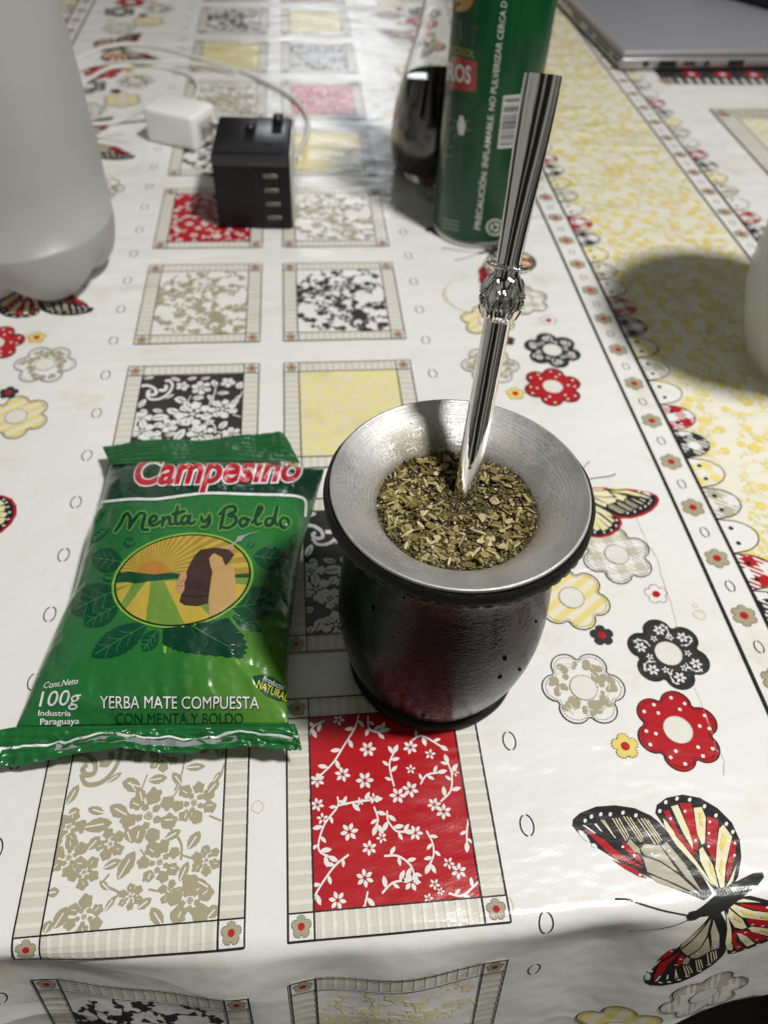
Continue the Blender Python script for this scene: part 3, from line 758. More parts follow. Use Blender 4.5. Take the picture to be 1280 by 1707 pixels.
p.inputs["Metallic"].default_value = 1
sp = N(nt, "ShaderNodeSeparateXYZ"); tcn = N(nt, "ShaderNodeTexCoord"); nt.links.new(tcn.outputs["Object"], sp.inputs[0])
rad = mathn(nt, 'SQRT', mathn(nt, 'ADD', mathn(nt, 'POWER', sp.outputs[0], 2), mathn(nt, 'POWER', sp.outputs[1], 2)))
cv = N(nt, "ShaderNodeCombineXYZ"); nt.links.new(rad, cv.inputs[0]); nt.links.new(mathn(nt, 'MULTIPLY', sp.outputs[2], 1.0), cv.inputs[1])
rings_ = noisen(nt, 2600, 3, .7, cv.outputs[0])
mpa = N(nt, "ShaderNodeMapping"); nt.links.new(tcn.outputs["Object"], mpa.inputs[0]); mpa.inputs["Scale"].default_value = (1, 6, 1); mpa.inputs["Rotation"].default_value = (0, 0, .7)
scr = rampn(nt, noisen(nt, 330, 3, .6, mpa.outputs[0]), [(.60, (0, 0, 0)), (.68, (1, 1, 1))])
nb = bumpn(nt, rings_, .45, .0004); nb = bumpn(nt, noisen(nt, 420, 4, .6), .16, .0006, nb); nb = bumpn(nt, scr, .10, .0003, nb); nt.links.new(nb, p.inputs["Normal"])
dust = rampn(nt, mathn(nt, 'ADD', mathn(nt, 'MULTIPLY', noisen(nt, 1300, 4, .75), .55), mathn(nt, 'MULTIPLY', noisen(nt, 60, 3), .55)), [(.47, (0, 0, 0)), (.60, (1, 1, 1))])
low = mathn(nt, 'SUBTRACT', 1.0, mathn(nt, 'SMOOTH_MIN', 1.0, mathn(nt, 'MULTIPLY', mathn(nt, 'SUBTRACT', rad, .0250), 80), .1))
low = mathn(nt, 'MAXIMUM', low, .28)
df = mathn(nt, 'MULTIPLY', dust, low)
nt.links.new(mixc(nt, df, (.62, .62, .615), (.26, .21, .12)), p.inputs["Base Color"])
nt.links.new(mathn(nt, 'MULTIPLY_ADD', df, .35, mathn(nt, 'MULTIPLY_ADD', noisen(nt, 90, 4, .6), .26, .30)), p.inputs["Roughness"])
nt.links.new(mathn(nt, 'SUBTRACT', 1.0, mathn(nt, 'MULTIPLY', df, .75)), p.inputs["Metallic"])
m_thread = simple("grey_thread", (.10, .10, .105), .6)

mate = thing("mate_gourd", MC, "round black leather mate cup with metal lining, filled with yerba, beside the green packet", "mate cup")
def dent(t, z): return 1+.006*sin(3*t+4*z)+.004*sin(7*t-3*z+1)
body_prof = [(.02, .05), (.40, .05), (.435, .07), (.452, .10), (.478, .16), (.503, .25), (.522, .37), (.530, .50), (.527, .63), (.514, .78), (.497, .93), (.482, 1.06), (.478, 1.15), (.490, 1.22), (.520, 1.28), (.548, 1.322)]
lathe("leather_body", body_prof, MC, m_leather, mate, 96, dent)
lathe("base_ring", [(.02, 0), (.448, 0), (.466, .012), (.472, .032), (.466, .056), (.448, .070), (.40, .074)], MC, m_rawedge, mate, 96, lambda t, z: 1+.004*sin(5*t)+.003*sin(13*t))
lathe("leather_rim", [(.500, 1.318), (.552, 1.318), (.580, 1.332), (.589, 1.358), (.586, 1.386), (.572, 1.402), (.562, 1.398), (.548, 1.37), (.52, 1.33)], MC, m_rawedge, mate, 120, lambda t, z: 1+.004*sin(4*t+.5)+.0025*sin(17*t))
cup = lathe("metal_lining", [(.02, .55), (.25, .62), (.31, .9), (.327, 1.10), (.340, 1.20), (.352, 1.262), (.376, 1.300), (.420, 1.334), (.472, 1.364), (.515, 1.390), (.545, 1.412), (.553, 1.419), (.560, 1.418), (.563, 1.408), (.553, 1.398), (.50, 1.37)], MC, m_alu, mate, 128, lambda t, z: 1+.003*sin(3*t+1))
# stitches under the rim and around the foot
V = []; F = []
def capsule(c, d, nrm, ln, r):
    q = tube_geo([Vector(c)-d*ln/2, Vector(c)-d*ln*.4+nrm*r*.5, Vector(c)+nrm*r*.8, Vector(c)+d*ln*.4+nrm*r*.5, Vector(c)+d*ln/2], [r*.4, r, r*1.1, r, r*.4], 6)
    k = len(V); V.extend(q[0]); F.extend([tuple(i+k for i in f) for f in q[1]])
ns = 58
for i in range(ns):
    t = 2*pi*i/ns
    capsule((MC[0]+.579*cos(t), MC[1]+.579*sin(t), MC[2]+1.336), Vector((-sin(t), cos(t), 0)), Vector((cos(t), sin(t), -.5)).normalized(), .047, .0048)
st = mesh("stitching", V, F, m_thread, mate, smooth=True)
# pores in the hide
from mathutils.bvhtree import BVHTree
m_pit = simple("pore_black", (.0008, .0008, .0008), .9, spec=.05)
LB = [o for o in mate.children if o.name.startswith("leather_body")][0]
LT = BVHTree.FromPolygons([tuple(v.co/S+ORG[mate]) for v in LB.data.vertices], [tuple(p_.vertices) for p_ in LB.data.polygons])
def hide_surf(px, py, h):
    hit = LT.ray_cast(CAM, ray(px, py).normalized())
    return None if hit[0] is None else hit[0]+hit[1]*h*(1 if hit[1].dot(CAM-hit[0]) > 0 else -1)
for x, y, rx, ry, an in ((848, 1006, 3.4, 1.8, -.2), (841, 1097, 3.6, 4.6, .5), (833, 1128, 4.6, 2.6, -.8), (866, 1116, 2.2, 3, .3), (622, 1012, 3, 5, 0), (673, 996, 3, 1.8, .3), (705, 1192, 4, 1.6, .1), (893, 1036, 2, 2.8, .1)):
    pr = Print(); pr.add(m_pit, ell(x, y, rx, ry, an, 12)); pr.on_surface("hide_pore", mate, hide_surf, 4, h0=.0016)

# ------------------------------------------------------------------ yerba in the cup
LZ = 1.262
def leaf_h(x, y):
    r = sqrt(x*x+y*y); q = (x-.03)**2+(y-.08)**2
    return LZ+.018*noise.noise(Vector((x*9, y*9, 1)))+.010*noise.noise(Vector((x*24, y*24, 5)))-.018*exp(-q/.02)+.012*sm((r-.2)/.15)
ycols = [(.098, .070, .020), (.150, .112, .032), (.052, .036, .012), (.29, .23, .085), (.50, .43, .22), (.175, .145, .036), (.024, .017, .007), (.39, .31, .145)]
ymats = [simple("yerba_%d" % i, c, .45, bump=(1500, .5, .0003), spec=.42) for i, c in enumerate(ycols)]
rr = random.Random(11); V = []; F = []; FM = []
def chip(c, ln, wd, th, yaw, pitch, roll, mi, kind):
    M = Matrix.Rotation(yaw, 3, 'Z') @ Matrix.Rotation(pitch, 3, 'Y') @ Matrix.Rotation(roll, 3, 'X')
    k = len(V)
    if kind == 0:      # splinter / stick: 5-sided tapering prism
        n = 5
        for e in (-1, -.4, .4, 1):
            for i in range(n):
                a = 2*pi*i/n; sc2 = 1 if abs(e) < .9 else rr.uniform(.55, .95)
                V.append(Vector(c)+M @ Vector((e*ln/2+rr.uniform(-.06, .06)*ln, wd/2*sc2*cos(a), th/2*sc2*sin(a)+.12*ln*(1-e*e)*.3)))
        for j in range(3):
            for i in range(n): F.append((k+j*n+i, k+j*n+(i+1) % n, k+(j+1)*n+(i+1) % n, k+(j+1)*n+i)); FM.append(mi)
        F.append(tuple(range(k+n-1, k-1, -1))); FM.append(mi); F.append(tuple(range(k+3*n, k+4*n))); FM.append(mi)
    else:              # flat crumpled leaf chip, thin prism with a ragged outline
        n = rr.choice((5, 6, 7)); a0 = rr.random()*6; pts = []
        for i in range(n):
            a = a0+2*pi*i/n+rr.uniform(-.3, .3); q = rr.uniform(.65, 1.1); pts.append((ln/2*q*cos(a), wd/2*q*sin(a)))
        bend = rr.uniform(-1.2, 1.2)/ln
        for sgn in (1, -1):
            for x, y in pts: V.append(Vector(c)+M @ Vector((x, y, sgn*th/2+bend*x*x*.35)))
        F.append(tuple(range(k, k+n))); FM.append(mi); F.append(tuple(range(k+2*n-1, k+n-1, -1))); FM.append(mi)
        for i in range(n): F.append((k+i, k+n+i, k+n+(i+1) % n, k+(i+1) % n)); FM.append(mi)
def wpick(ws): return rr.choices(range(len(ws)), ws)[0]
for i in range(11700):
    a = rr.uniform(0, 2*pi); r = .350*sqrt(rr.random()); x, y = r*cos(a), r*sin(a)
    fine = exp(-((x-.03)**2+(y-.06)**2)/.022)
    big = rr.random()
    h = leaf_h(x, y)+rr.uniform(-.012, .006)
    yaw, pt, ro = rr.uniform(0, 6.28), rr.gauss(0, .35), rr.gauss(0, .35)
    if i < 10900:
        s_ = (.004+.014*rr.random()**2)*(1-.3*fine); chip((MC[0]+x, MC[1]+y, h), s_*rr.uniform(1, 2.0), s_*rr.uniform(.5, 1), rr.uniform(.002, .005), yaw, pt*1.1, ro*1.1, wpick([5, 4, 4, 1.5, .8, 3, 3.5, .9]), 1 if rr.random() < .65 else 0)
    else:
        if rr.random() < .25+fine*.7: continue
        h += .010
        if rr.random() < .40:
            s_ = rr.uniform(.030, .070); chip((MC[0]+x*.93, MC[1]+y*.93, h), s_, rr.uniform(.009, .019), rr.uniform(.007, .014), yaw, pt*.6, ro, wpick([1, 2, 0, 4, 3.2, 2, 0, 3]), 0)
        else:
            s_ = .020+.038*rr.random()**1.6; chip((MC[0]+x*.93, MC[1]+y*.93, h), s_, s_*rr.uniform(.55, .9), rr.uniform(.004, .009), yaw, pt*.7, ro*.7, wpick([1.5, 3.5, 0, 3.5, 1.6, 3.5, 0, 1.6]), 1)
for i in range(150):       # crumbs stuck to the lining
    a = rr.uniform(0, 2*pi); q = rr.random()**2.2; r = .352+.13*q; z_ = 1.266+.105*(q**.8)
    s_ = rr.uniform(.003, .010); chip((MC[0]+r*cos(a), MC[1]+r*sin(a), z_+.004), s_*1.5, s_, .002, rr.uniform(0, 6), rr.gauss(0, .3), rr.gauss(0, .3), wpick([4, 4, 2, 3, 1, 3, 1, 1]), 1)
# bed under the loose pieces
n0 = len(V); nr, na = 14, 64
for j in range(nr+1):
    for i in range(na): r = .356*j/nr; t = 2*pi*i/na; V.append(Vector((MC[0]+r*cos(t), MC[1]+r*sin(t), leaf_h(r*cos(t), r*sin(t))-.010)))
for f in grid_faces(na, nr+1, True, n0): F.append(f); FM.append(2)
ye = mesh("yerba_leaves", V, F, ymats, None, FM)
props(ye, "damp crumbled green and tan yerba leaves filling the black mate cup", "yerba", kind="stuff")

# ------------------------------------------------------------------ bombilla
m_chrome, nt, p = new_mat("polished_steel")
p.inputs["Base Color"].default_value = (.80, .785, .755, 1); p.inputs["Metallic"].default_value = 1
nt.links.new(mathn(nt, 'MULTIPLY_ADD', noisen(nt, 120, 5, .7), .07, .025), p.inputs["Roughness"])
nt.links.new(bumpn(nt, noisen(nt, 85, 3, .5), .10, .0015), p.inputs["Normal"])
B0 = at3(777, 812, 1.27); BT = CAM+ray(905, 128)*2.8; BD = (BT-B0).normalized()
BX = BD.cross((CAM-(B0+BT)/2).normalized()).normalized(); BY = BD.cross(BX).normalized()
bom = thing("bombilla", B0-BD*.42, "shiny metal drinking straw with ornate bead standing in the mate cup", "metal straw")
def sweep(name, secs, mat, n=40, mod=None, ang=50, turn=0):
    bx = BX*cos(turn)+BY*sin(turn); by = BY*cos(turn)-BX*sin(turn)
    """secs: (s, rx, ry) along the straw"""
    V = []
    for s, rx, ry in secs:
        for i in range(n):
            t = 2*pi*i/n; k = mod(t, s) if mod else 0
            V.append(B0+BD*s+bx*((rx+k)*cos(t))+by*((ry+k)*sin(t)))
    F = grid_faces(n, len(secs), True)
    o = mesh(name, V, F, mat, bom, smooth=True); shade_by_angle(o, ang); return o
sweep("lower_tube", [(-.42, .001, .001), (-.42, .050, .050), (-.1, .054, .054), (.2, .0555, .0555), (.5, .056, .056), (.80, .056, .056)], m_chrome)
MTURN = radians(-20)
mt = []
for i in range(30):
    t = i/29; s = .955+t*.697; k = sm(t*1.05)
    mt.append((s, .051+.0215*k, .050-.010*k))
mt += [(1.6535, mt[-1][1]-.0035, mt[-1][2]-.003), (1.652, mt[-1][1]-.008, mt[-1][2]-.0075), (1.60, mt[-1][1]-.010, mt[-1][2]-.010), (1.3, .035, .02)]
sweep("mouthpiece", mt, m_chrome, 64, turn=MTURN)
def petals(t, s):
    q = (s-.752)/.205
    if q <= 0 or q >= 1: return 0
    # two tiers of engraved leaves: a raised pointed-arch ridge line with a sunk face
    k = 0
    for tier, (c0, hh, ph) in enumerate(((.06, .62, 0), (.30, .62, .5))):
        m = 6; x = (t*m/(2*pi)+ph) % 1-.5; yy = (q-c0)/hh
        if 0 < yy < 1:
            half = .46*sqrt(max(0, sin(pi*min(1, yy*.5+.25))))*(1-yy**2.2)
            d = abs(x)-half
            k += .0090*exp(-(d/.040)**2)
            if d < -.06: k -= .0035; k += .004*exp(-((abs(x)-.5*half)/.05)**2)
    return k*sin(pi*q)**.3
bs = []
for i in range(64):
    q = i/63; bs.append((.752+.205*q, .048+.039*sin(pi*min(1, q*1.02))**.62, .048+.039*sin(pi*min(1, q*1.02))**.62))
sweep("ornate_bead", bs, m_chrome, 132, petals, 80)
cs = [(.950, .052, .052), (.958, .060, .060), (.968, .074, .074), (.972, .083, .083), (.977, .0865, .0865), (.983, .084, .084), (.987, .074, .074), (.986, .060, .060), (.984, .050, .050)]
sweep("collar_disc", cs, m_chrome, 120, lambda t, s: (.0022*sin(44*t) if s > .968 else 0), 80)

# ------------------------------------------------------------------ yerba packet
TRAY = .012
Lpx = [(28, 1212), (64, 1124), (101, 1040), (126, 983), (148, 892), (168, 839), (184, 772)]
Rpx = [(481, 1206), (479, 1150), (484, 1057), (489, 1010), (503, 915), (520, 855), (541, 782)]
BAGZ_L, BAGZ_R = .17, .24
Lw = [at3(x, y, BAGZ_L) for x, y in Lpx]; Rw = [at3(x, y, BAGZ_R) for x, y in Rpx]
def along(P, t):
    n = len(P)-1; x = max(0, min(.99999, t))*n; i = int(x); f = x-i
    p0 = P[i-1] if i > 0 else P[i]*2-P[i+1]; p3 = P[i+2] if i+2 <= n else P[i+1]*2-P[i]
    p1, p2 = P[i], P[i+1]
    return 0.5*((2*p1)+(p2-p0)*f+(2*p0-5*p1+4*p2-p3)*f*f+(3*p1-p0-3*p2+p3)*f**3)
def bump_a(a): return max(0, 1-abs(2*a-1)**2.6)**.62
def bump_b(b): return max(0, 1-abs(2*b-1)**3.4)**(.60+.45*sm((.5-b)/.35))
def ridge(x, y, z): return 1-2*abs(noise.noise(Vector((x, y, z))))
def crease(a, b):
    e = min(a, 1-a, b, 1-b); k = exp(-e*8); f = exp(-b*6)+exp(-(1-b)*7)
    return (.014*k+.003)*noise.noise(Vector((a*7, b*9, 2)))+(.010*k+.0012)*ridge(a*11+3+2*b, b*8, 7)+.010*f*ridge(a*15+1.5*sin(b*9), b*3.5, 3)+.006*exp(-((a-.95)/.07)**2)*ridge(a*9, b*16, 5)
FOLDS = [((.98, .05), (.72, .27), .016), ((.02, .04), (.22, .20), .012), ((.97, .95), (.78, .70), .018), ((.03, .96), (.16, .78), .012), ((.50, .0), (.56, .16), .012), ((.25, .0), (.21, .13), .012), ((.76, .0), (.69, .15), .014), ((.62, 1.0), (.64, .88), .012), ((.40, 1.0), (.37, .90), .010), ((.92, .90), (.95, .45), .014), ((.06, .85), (.04, .35), .010), ((.88, .02), (.86, .30), .012), ((.86, .99), (.93, .80), .016)]
def folds(a, b):
    z = 0
    for (x0, y0), (x1, y1), A_ in FOLDS:
        dx, dy = x1-x0, y1-y0; t = ((a-x0)*dx+(b-y0)*dy)/(dx*dx+dy*dy)
        if -.05 < t < 1:
            d = abs((a-x0)*dy-(b-y0)*dx)/sqrt(dx*dx+dy*dy)
            z += A_*exp(-d/.022)*sin(pi*min(1, max(0, t*.85+.15)))
    return z
def bag_mid(a, b):
    l, r = along(Lw, b), along(Rw, b); return l.lerp(r, a)
def bag(a, b):
    p = bag_mid(a, b); w_ = bump_a(a)*bump_b(b)
    p.z += .235*w_+(crease(a, b)+folds(a, b))*min(1, w_*3)
    # folds gathered into the front seal
    p.z += .012*exp(-b*9)*sin(a*23+3*sin(a*9))*min(1, w_*4)+.02*exp(-((a-.93)/.05)**2)*exp(-b*4)*w_
    return p
def bag_low(a, b):
    p = bag_mid(a, b); w_ = min(1, bump_a(a)*bump_b(b)*1.15); p.z = p.z*(1-w_)+.006*w_+.0; return p
def bag_n(a, b):
    e = .004; a = min(1-e, max(e, a)); b = min(1-e, max(e, b))
    return (bag(a+e, b)-bag(a-e, b)).cross(bag(a, b+e)-bag(a, b-e)).normalized()
from mathutils.bvhtree import BVHTree
def bag_surf(px, py, h):
    hit = BAGTREE.ray_cast(CAM, ray(px, py).normalized())
    return None if hit[0] is None else hit[0]+hit[1]*h
def foil(name, col, rough=.24, ramp=None):
    m, nt, p = new_mat(name)
    p.inputs["Base Color"].default_value = (*col, 1); p.inputs["Roughness"].default_value = rough
    p.inputs["Specular IOR Level"].default_value = .5; p.inputs["Coat Weight"].default_value = .35; p.inputs["Coat Roughness"].default_value = .12
    rg = mathn(nt, 'ABSOLUTE', mathn(nt, 'SUBTRACT', noisen(nt, 42, 3, .5), .5))
    b = bumpn(nt, rg, .45, .0090); rg2 = mathn(nt, 'MINIMUM', mathn(nt, 'ABSOLUTE', mathn(nt, 'SUBTRACT', noisen(nt, 85, 2, .4), .5)), .07); b = bumpn(nt, rg2, .22, .0050, b); b = bumpn(nt, noisen(nt, 300, 3, .6), .10, .0006, b); nt.links.new(b, p.inputs["Normal"])
    if ramp:
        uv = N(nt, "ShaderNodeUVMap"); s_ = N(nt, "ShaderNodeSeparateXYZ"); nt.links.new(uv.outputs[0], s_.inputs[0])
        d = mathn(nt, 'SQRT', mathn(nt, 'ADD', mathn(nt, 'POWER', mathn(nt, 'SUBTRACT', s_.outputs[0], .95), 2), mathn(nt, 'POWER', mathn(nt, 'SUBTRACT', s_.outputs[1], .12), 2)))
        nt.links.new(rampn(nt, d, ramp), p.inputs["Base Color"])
    return m
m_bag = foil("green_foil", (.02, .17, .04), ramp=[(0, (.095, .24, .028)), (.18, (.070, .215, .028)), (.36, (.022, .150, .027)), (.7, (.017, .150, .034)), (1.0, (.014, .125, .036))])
m_dk = foil("dark_green_foil", (.0035, .040, .020)); m_wt = foil("white_foil", (.78, .78, .76)); m_rd = foil("red_foil", (.50, .008, .018))
m_leafg = foil("leaf_green_foil", (.0045, .060, .026)); m_vein = foil("vein_green_foil", (.045, .21, .055)); m_lime = foil("lime_foil", (.20, .42, .05)); m_glow = foil("glow_green_foil", (.10, .27, .05))
m_gold = foil("gold_foil", (.34, .21, .035)); m_gold2 = foil("bright_gold_foil", (.47, .34, .05)); m_sun = foil("sun_foil", (.42, .19, .03)); m_field = foil("field_green_foil", (.14, .25, .04)); m_brown = foil("brown_foil", (.045, .022, .018)); m_hand = foil("tan_foil", (.45, .28, .11)); m_pink = foil("pink_foil", (.46, .25, .13)); m_blk = foil("black_foil", (.006, .012, .008)); m_sil = foil("silver_foil", (.28, .30, .31)); m_yel = foil("yellow_foil", (.72, .66, .05)); m_seal = foil("seal_green_foil", (.012, .13, .03), .22)
pk = thing("yerba_packet", (.62, 1.9, 0), "green plastic packet of yerba with red and white lettering lying flat beside the mate cup", "packet")
na, nb_ = 110, 140
V = []; UV = []; F = []
for j in range(nb_+1):
    for i in range(na+1): V.append(bag(i/na, j/nb_)); UV.append((i/na, j/nb_))
F += grid_faces(na+1, nb_+1)
BAGTREE = BVHTree.FromPolygons([tuple(q) for q in V], F)
off = len(V)
for j in range(nb_+1):
    for i in range(na+1): V.append(bag_low(i/na, j/nb_)); UV.append((i/na, j/nb_))
F += [tuple(reversed([off+q for q in f])) for f in grid_faces(na+1, nb_+1)]
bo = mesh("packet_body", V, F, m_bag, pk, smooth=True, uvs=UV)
bm = bmesh.new(); bm.from_mesh(bo.data); bmesh.ops.remove_doubles(bm, verts=bm.verts, dist=2e-5); bm.to_mesh(bo.data); bm.free()
# heat-sealed ends
def seal(name, inner, outer, ridges, amp, seed, mat, crump):
    nl, nw = 180, 44
    def P(s, t):
        a = along(inner, s); b = along(outer, s); q = a.lerp(b, t)
        x = ridges*t+.13*sin(s*11+seed)+.25*noise.noise(Vector((s*9, t*2, seed))); q.z += amp*(4*abs(x-math.floor(x)-.5)-1)*(.6+.6*noise.noise(Vector((s*7, t*3, seed))))+.026*noise.noise(Vector((s*6, t*1.5, seed+5)))*sm(t*2)+crump*ridge(s*24, t*3.2, seed+9)*sm(t*3); q.y += crump*.8*noise.noise(Vector((s*21, t*2, seed+2)))*sm(t*2)
        return q
    V = []
    for j in range(nw+1):
        for i in range(nl+1): V.append(P(i/nl, j/nw))
    o = mesh(name, V, grid_faces(nl+1, nw+1), mat, pk, smooth=True)
    md = o.modifiers.new("film", 'SOLIDIFY'); md.thickness = .0003; md.offset = 0
    return o, P
inn = [bag_mid(i/12, .0) for i in range(13)]
ext = at3(-26, 1222, .16)
inn_f = [ext]+inn+[at3(492, 1207, .22)]
outp = [(-30, 1276, .10), (-5, 1279, .08), (40, 1277, .08), (85, 1268, .10), (125, 1258, .13), (165, 1254, .15), (210, 1250, .16), (255, 1254, .15), (300, 1256, .14), (345, 1252, .14), (390, 1248, .15), (430, 1246, .16), (465, 1250, .16), (490, 1252, .15), (504, 1253, .14)]
so, PF = seal("front_seal", inn_f, [at3(*q) for q in outp], 5, .005, 1.0, m_seal, .016)
inn_t = [bag_mid(0, .985)]+[bag(i/12, .985) for i in range(1, 12)]+[bag_mid(1, .985)]
top_out = [(172, 748, .13), (196, 741, .16), (225, 736, .18), (255, 734, .19), (285, 733, .19), (315, 733, .18), (345, 732, .18), (375, 730, .18), (405, 727, .19), (430, 725, .20), (452, 723, .20), (470, 724, .20), (484, 742, .18)]
inn_tt = [at3(x, y, z) for x, y, z in [(186, 776, .20), (205, 774, .235), (230, 773, .25), (258, 772, .255), (288, 771, .26), (318, 770, .262), (348, 769, .264), (378, 769, .266), (408, 769, .268), (436, 769, .268), (460, 769, .266), (482, 770, .262), (500, 772, .25)]]
st_, PT = seal("top_seal", inn_tt, [at3(*q) for q in top_out], 6, .0085, 4.0, foil("top_seal_green_foil", (.010, .10, .025), .26), .004)
def seal_line(name, P, t0, t1, mat, s0=0, s1=1):
    V = []; n = 120
    for i in range(n+1):
        s = s0+(s1-s0)*i/n
        for t in (t0, t1):
            tt = t+.05*sin(s*14)+.03*sin(s*31); V.append(P(s, tt)+Vector((0, -.001, .0035)))
    mesh(name, V, [(2*i, 2*i+1, 2*i+3, 2*i+2) for i in range(n)], mat, pk, smooth=True)
seal_line("printed_seal_line", PF, .43, .50, m_wt)
seal_line("printed_seal_band", PF, .56, .74, m_sil, .22, .74)

# printed front of the packet
pr = Print()
wl = spline([(166, 838), (219, 833), (262, 833), (306, 827), (350, 823), (416, 825), (472, 826), (499, 829), (509, 838), (508, 862)], 6)
band = [p for p in wl if p[0] < 505]+[(528, 832), (538, 790), (536, 774), (500, 773), (400, 770), (240, 773), (190, 775), (180, 800), (166, 838)]
pr.add(m_dk, band, 0)
pr.strokes(m_wt, wl, 4.2, 1)
pr.on_surface("printed_band", pk, bag_surf, 7)
pr = Print()
for m, bo_, l in ((m_wt, .066, 2), (m_rd, .028, 3)):
    pr.text(m, "Campesino", (223-(2 if l == 2 else 0), 809), (499+(3 if l == 2 else 0), 802), (8, -47), l, bo_, .12)
pr.items = [(m, l, clip_half(p, -.010, 1, -771.5+2.2)) for m, l, p in pr.items]; pr.items = [q for q in pr.items if len(q[2]) >= 3]
pr.on_surface("printed_lettering", pk, bag_surf, 6)
ZM = lambda x, y: (150+x*.2891, 840+y*.289)
MB = [[(150,162),(180,120),(205,70),(224,56)],[(222,56),(238,90),(230,145)],[(230,145),(262,92),(292,56)],[(292,56),(320,64),(310,110),(306,150),(338,152)],[(345,115),(380,100),(386,78),(366,75),(348,100),(355,126),(380,126),(408,105)],[(424,80),(420,130)],[(420,112),(445,82),(462,86),(462,118),(482,120)],[(508,18),(496,80),(500,118),(524,116)],[(478,64),(548,46)],[(574,74),(546,76),(530,100),(540,120),(565,105),(580,70),(572,108),(590,118),(608,104)],[(645,75),(650,102),(676,98),(692,68)],[(692,68),(690,110),(670,136),(644,136)],[(778,28),(766,90),(752,148)],[(748,64),(790,25),(832,20),(838,46),(800,70),(838,78),(840,112),(800,142),(758,136)],[(884,84),(864,105),(876,132),(902,120),(907,95),(884,84),(922,96)],[(935,112),(975,62),(992,26),(976,22),(955,80),(960,122),(988,114)],[(1052,86),(1020,90),(1014,122),(1040,126),(1062,90),(1078,18),(1064,100),(1078,126)],[(1112,80),(1094,110),(1110,140),(1138,126),(1141,95),(1114,80)]]
pr = Print()
for li in MB:
    q = spline([ZM(*p) for p in li], 6); n = len(q)
    pr.strokes(m_glow, q, 10.5, 1); pr.strokes(m_dk, q, [4.2+2.0*sin(pi*i/(n-1)) for i in range(n)], 2)
    for e in (q[0], q[-1]): pr.add(m_glow, ell(e[0], e[1], 5.2, None, 0, 10), 1); pr.add(m_dk, ell(e[0], e[1], 2.2, None, 0, 8), 2)
pr.on_surface("printed_script", pk, bag_surf, 6)
# leaves printed behind the oval
pr = Print()
def pleaf(x, y, ln, wd, ang, m=None, serr=0, vein=True, l=0):
    c = ZM(x, y); ln *= .289; wd *= .289; o = []; n = 18
    for s_ in (1, -1):
        for i in (range(n) if s_ == 1 else range(n, 0, -1)):
            t = i/n; o.append((t-.5, s_*.5*sin(pi*t)**.75*(1+(.09 if i % 2 else 0)*serr)))
    ca, sa = cos(ang), sin(ang); f = lambda p: (c[0]+p[0]*ln*ca-p[1]*wd*sa, c[1]+p[0]*ln*sa+p[1]*wd*ca)
    pr.add(m or m_leafg, [f(p) for p in o], l)
    if vein:
        pr.strokes(m_vein, [f((-.48, 0)), f((0, .02)), f((.42, 0))], 1.3, l+1)
        for t in (-.25, -.05, .15):
            for s_ in (1, -1): pr.strokes(m_vein, [f((t, 0)), f((t+.13, s_*.20)), f((t+.17, s_*.34))], 1.0, l+1)
for a in ((100,325,190,140,.15+pi),(230,225,72,56,.3),(30,560,300,190,2.7),(70,640,240,120,2.6),(170,790,370,150,2.62),(350,790,150,90,2.2),(1040,312,200,130,.1),(955,575,270,190,-.2),(905,690,190,70,.5),(930,235,60,34,-.9),(110,430,70,40,.2),(30,80,150,60,2.5),(60,180,140,40,2.5)): pleaf(*a, serr=1)
big = [(425,720),(420,800),(445,822),(470,826),(480,842),(500,838),(515,852),(540,848),(560,862),(590,858),(615,868),(640,864),(665,874),(700,870),(725,882),(760,876),(790,888),(830,882),(860,894),(885,890),(884,870),(905,862),(890,845),(914,830),(890,815),(905,795),(882,780),(892,760),(868,745),(800,660),(620,690)]
pr.add(m_dk, [ZM(*p) for p in big], 1); pr.strokes(m_vein, [ZM(590, 705), ZM(690, 765), ZM(800, 825)], [2.2, 1.6, .6], 2)
for a in ((40,-40,50),):
    pass
pr.add(m_lime, [ZM(425, 822), ZM(445, 822), ZM(442, 862), ZM(428, 864)], 2)
sp_ = spline([ZM(1195, 175), ZM(1160, 190), ZM(1155, 230), ZM(1175, 255), ZM(1195, 240)], 5); pr.strokes(m_leafg, sp_, 1.6, 1)
pr.on_surface("printed_leaves", pk, bag_surf, 8)
# oval picture
pr = Print()
def oval(k, n=72): return [(305+117.7*k*cos(2*pi*i/n), 968.3+78.4*k*sin(2*pi*i/n)-13*k*cos(2*pi*i/n)) for i in range(n)]
pr.add(m_lime, oval(1.0), 3); pr.add(m_blk, oval(.965), 4); OV = oval(.935)
def inoval(m, pts, l):
    q = clip_convex([ZM(*p) for p in pts], OV)
    if len(q) >= 3: pr.add(m, q, l)
pr.add(m_gold, OV, 5)
for k in range(26):
    a = pi+pi*(k+.15)/26; b = pi+pi*(k+.62)/26; inoval(m_gold2, [(375, 395), (375+900*cos(a), 395+900*sin(a)), (375+900*cos(b), 395+900*sin(b))], 6)
inoval(m_sun, ell(372, 395, 92, 62, 0, 28), 7)
inoval(m_field, [(60, 440), (1000, 420), (1000, 760), (60, 760)], 7)
for q in ([(60,520),(340,440),(60,480)], [(330,450),(355,450),(320,720),(100,720),(190,640)], [(430,450),(500,450),(760,720),(560,720)], [(640,450),(1000,480),(1000,640)], [(60,560),(250,465),(150,640)]): inoval(m_gold2, q, 8)
inoval(m_leafg, [(120,470),(160,405),(230,395),(300,405),(380,412),(470,402),(520,410),(515,435),(420,445),(350,452),(270,466),(200,455),(150,462)], 9)
inoval(m_leafg, [(835,412),(960,402),(960,430),(835,430)], 9)
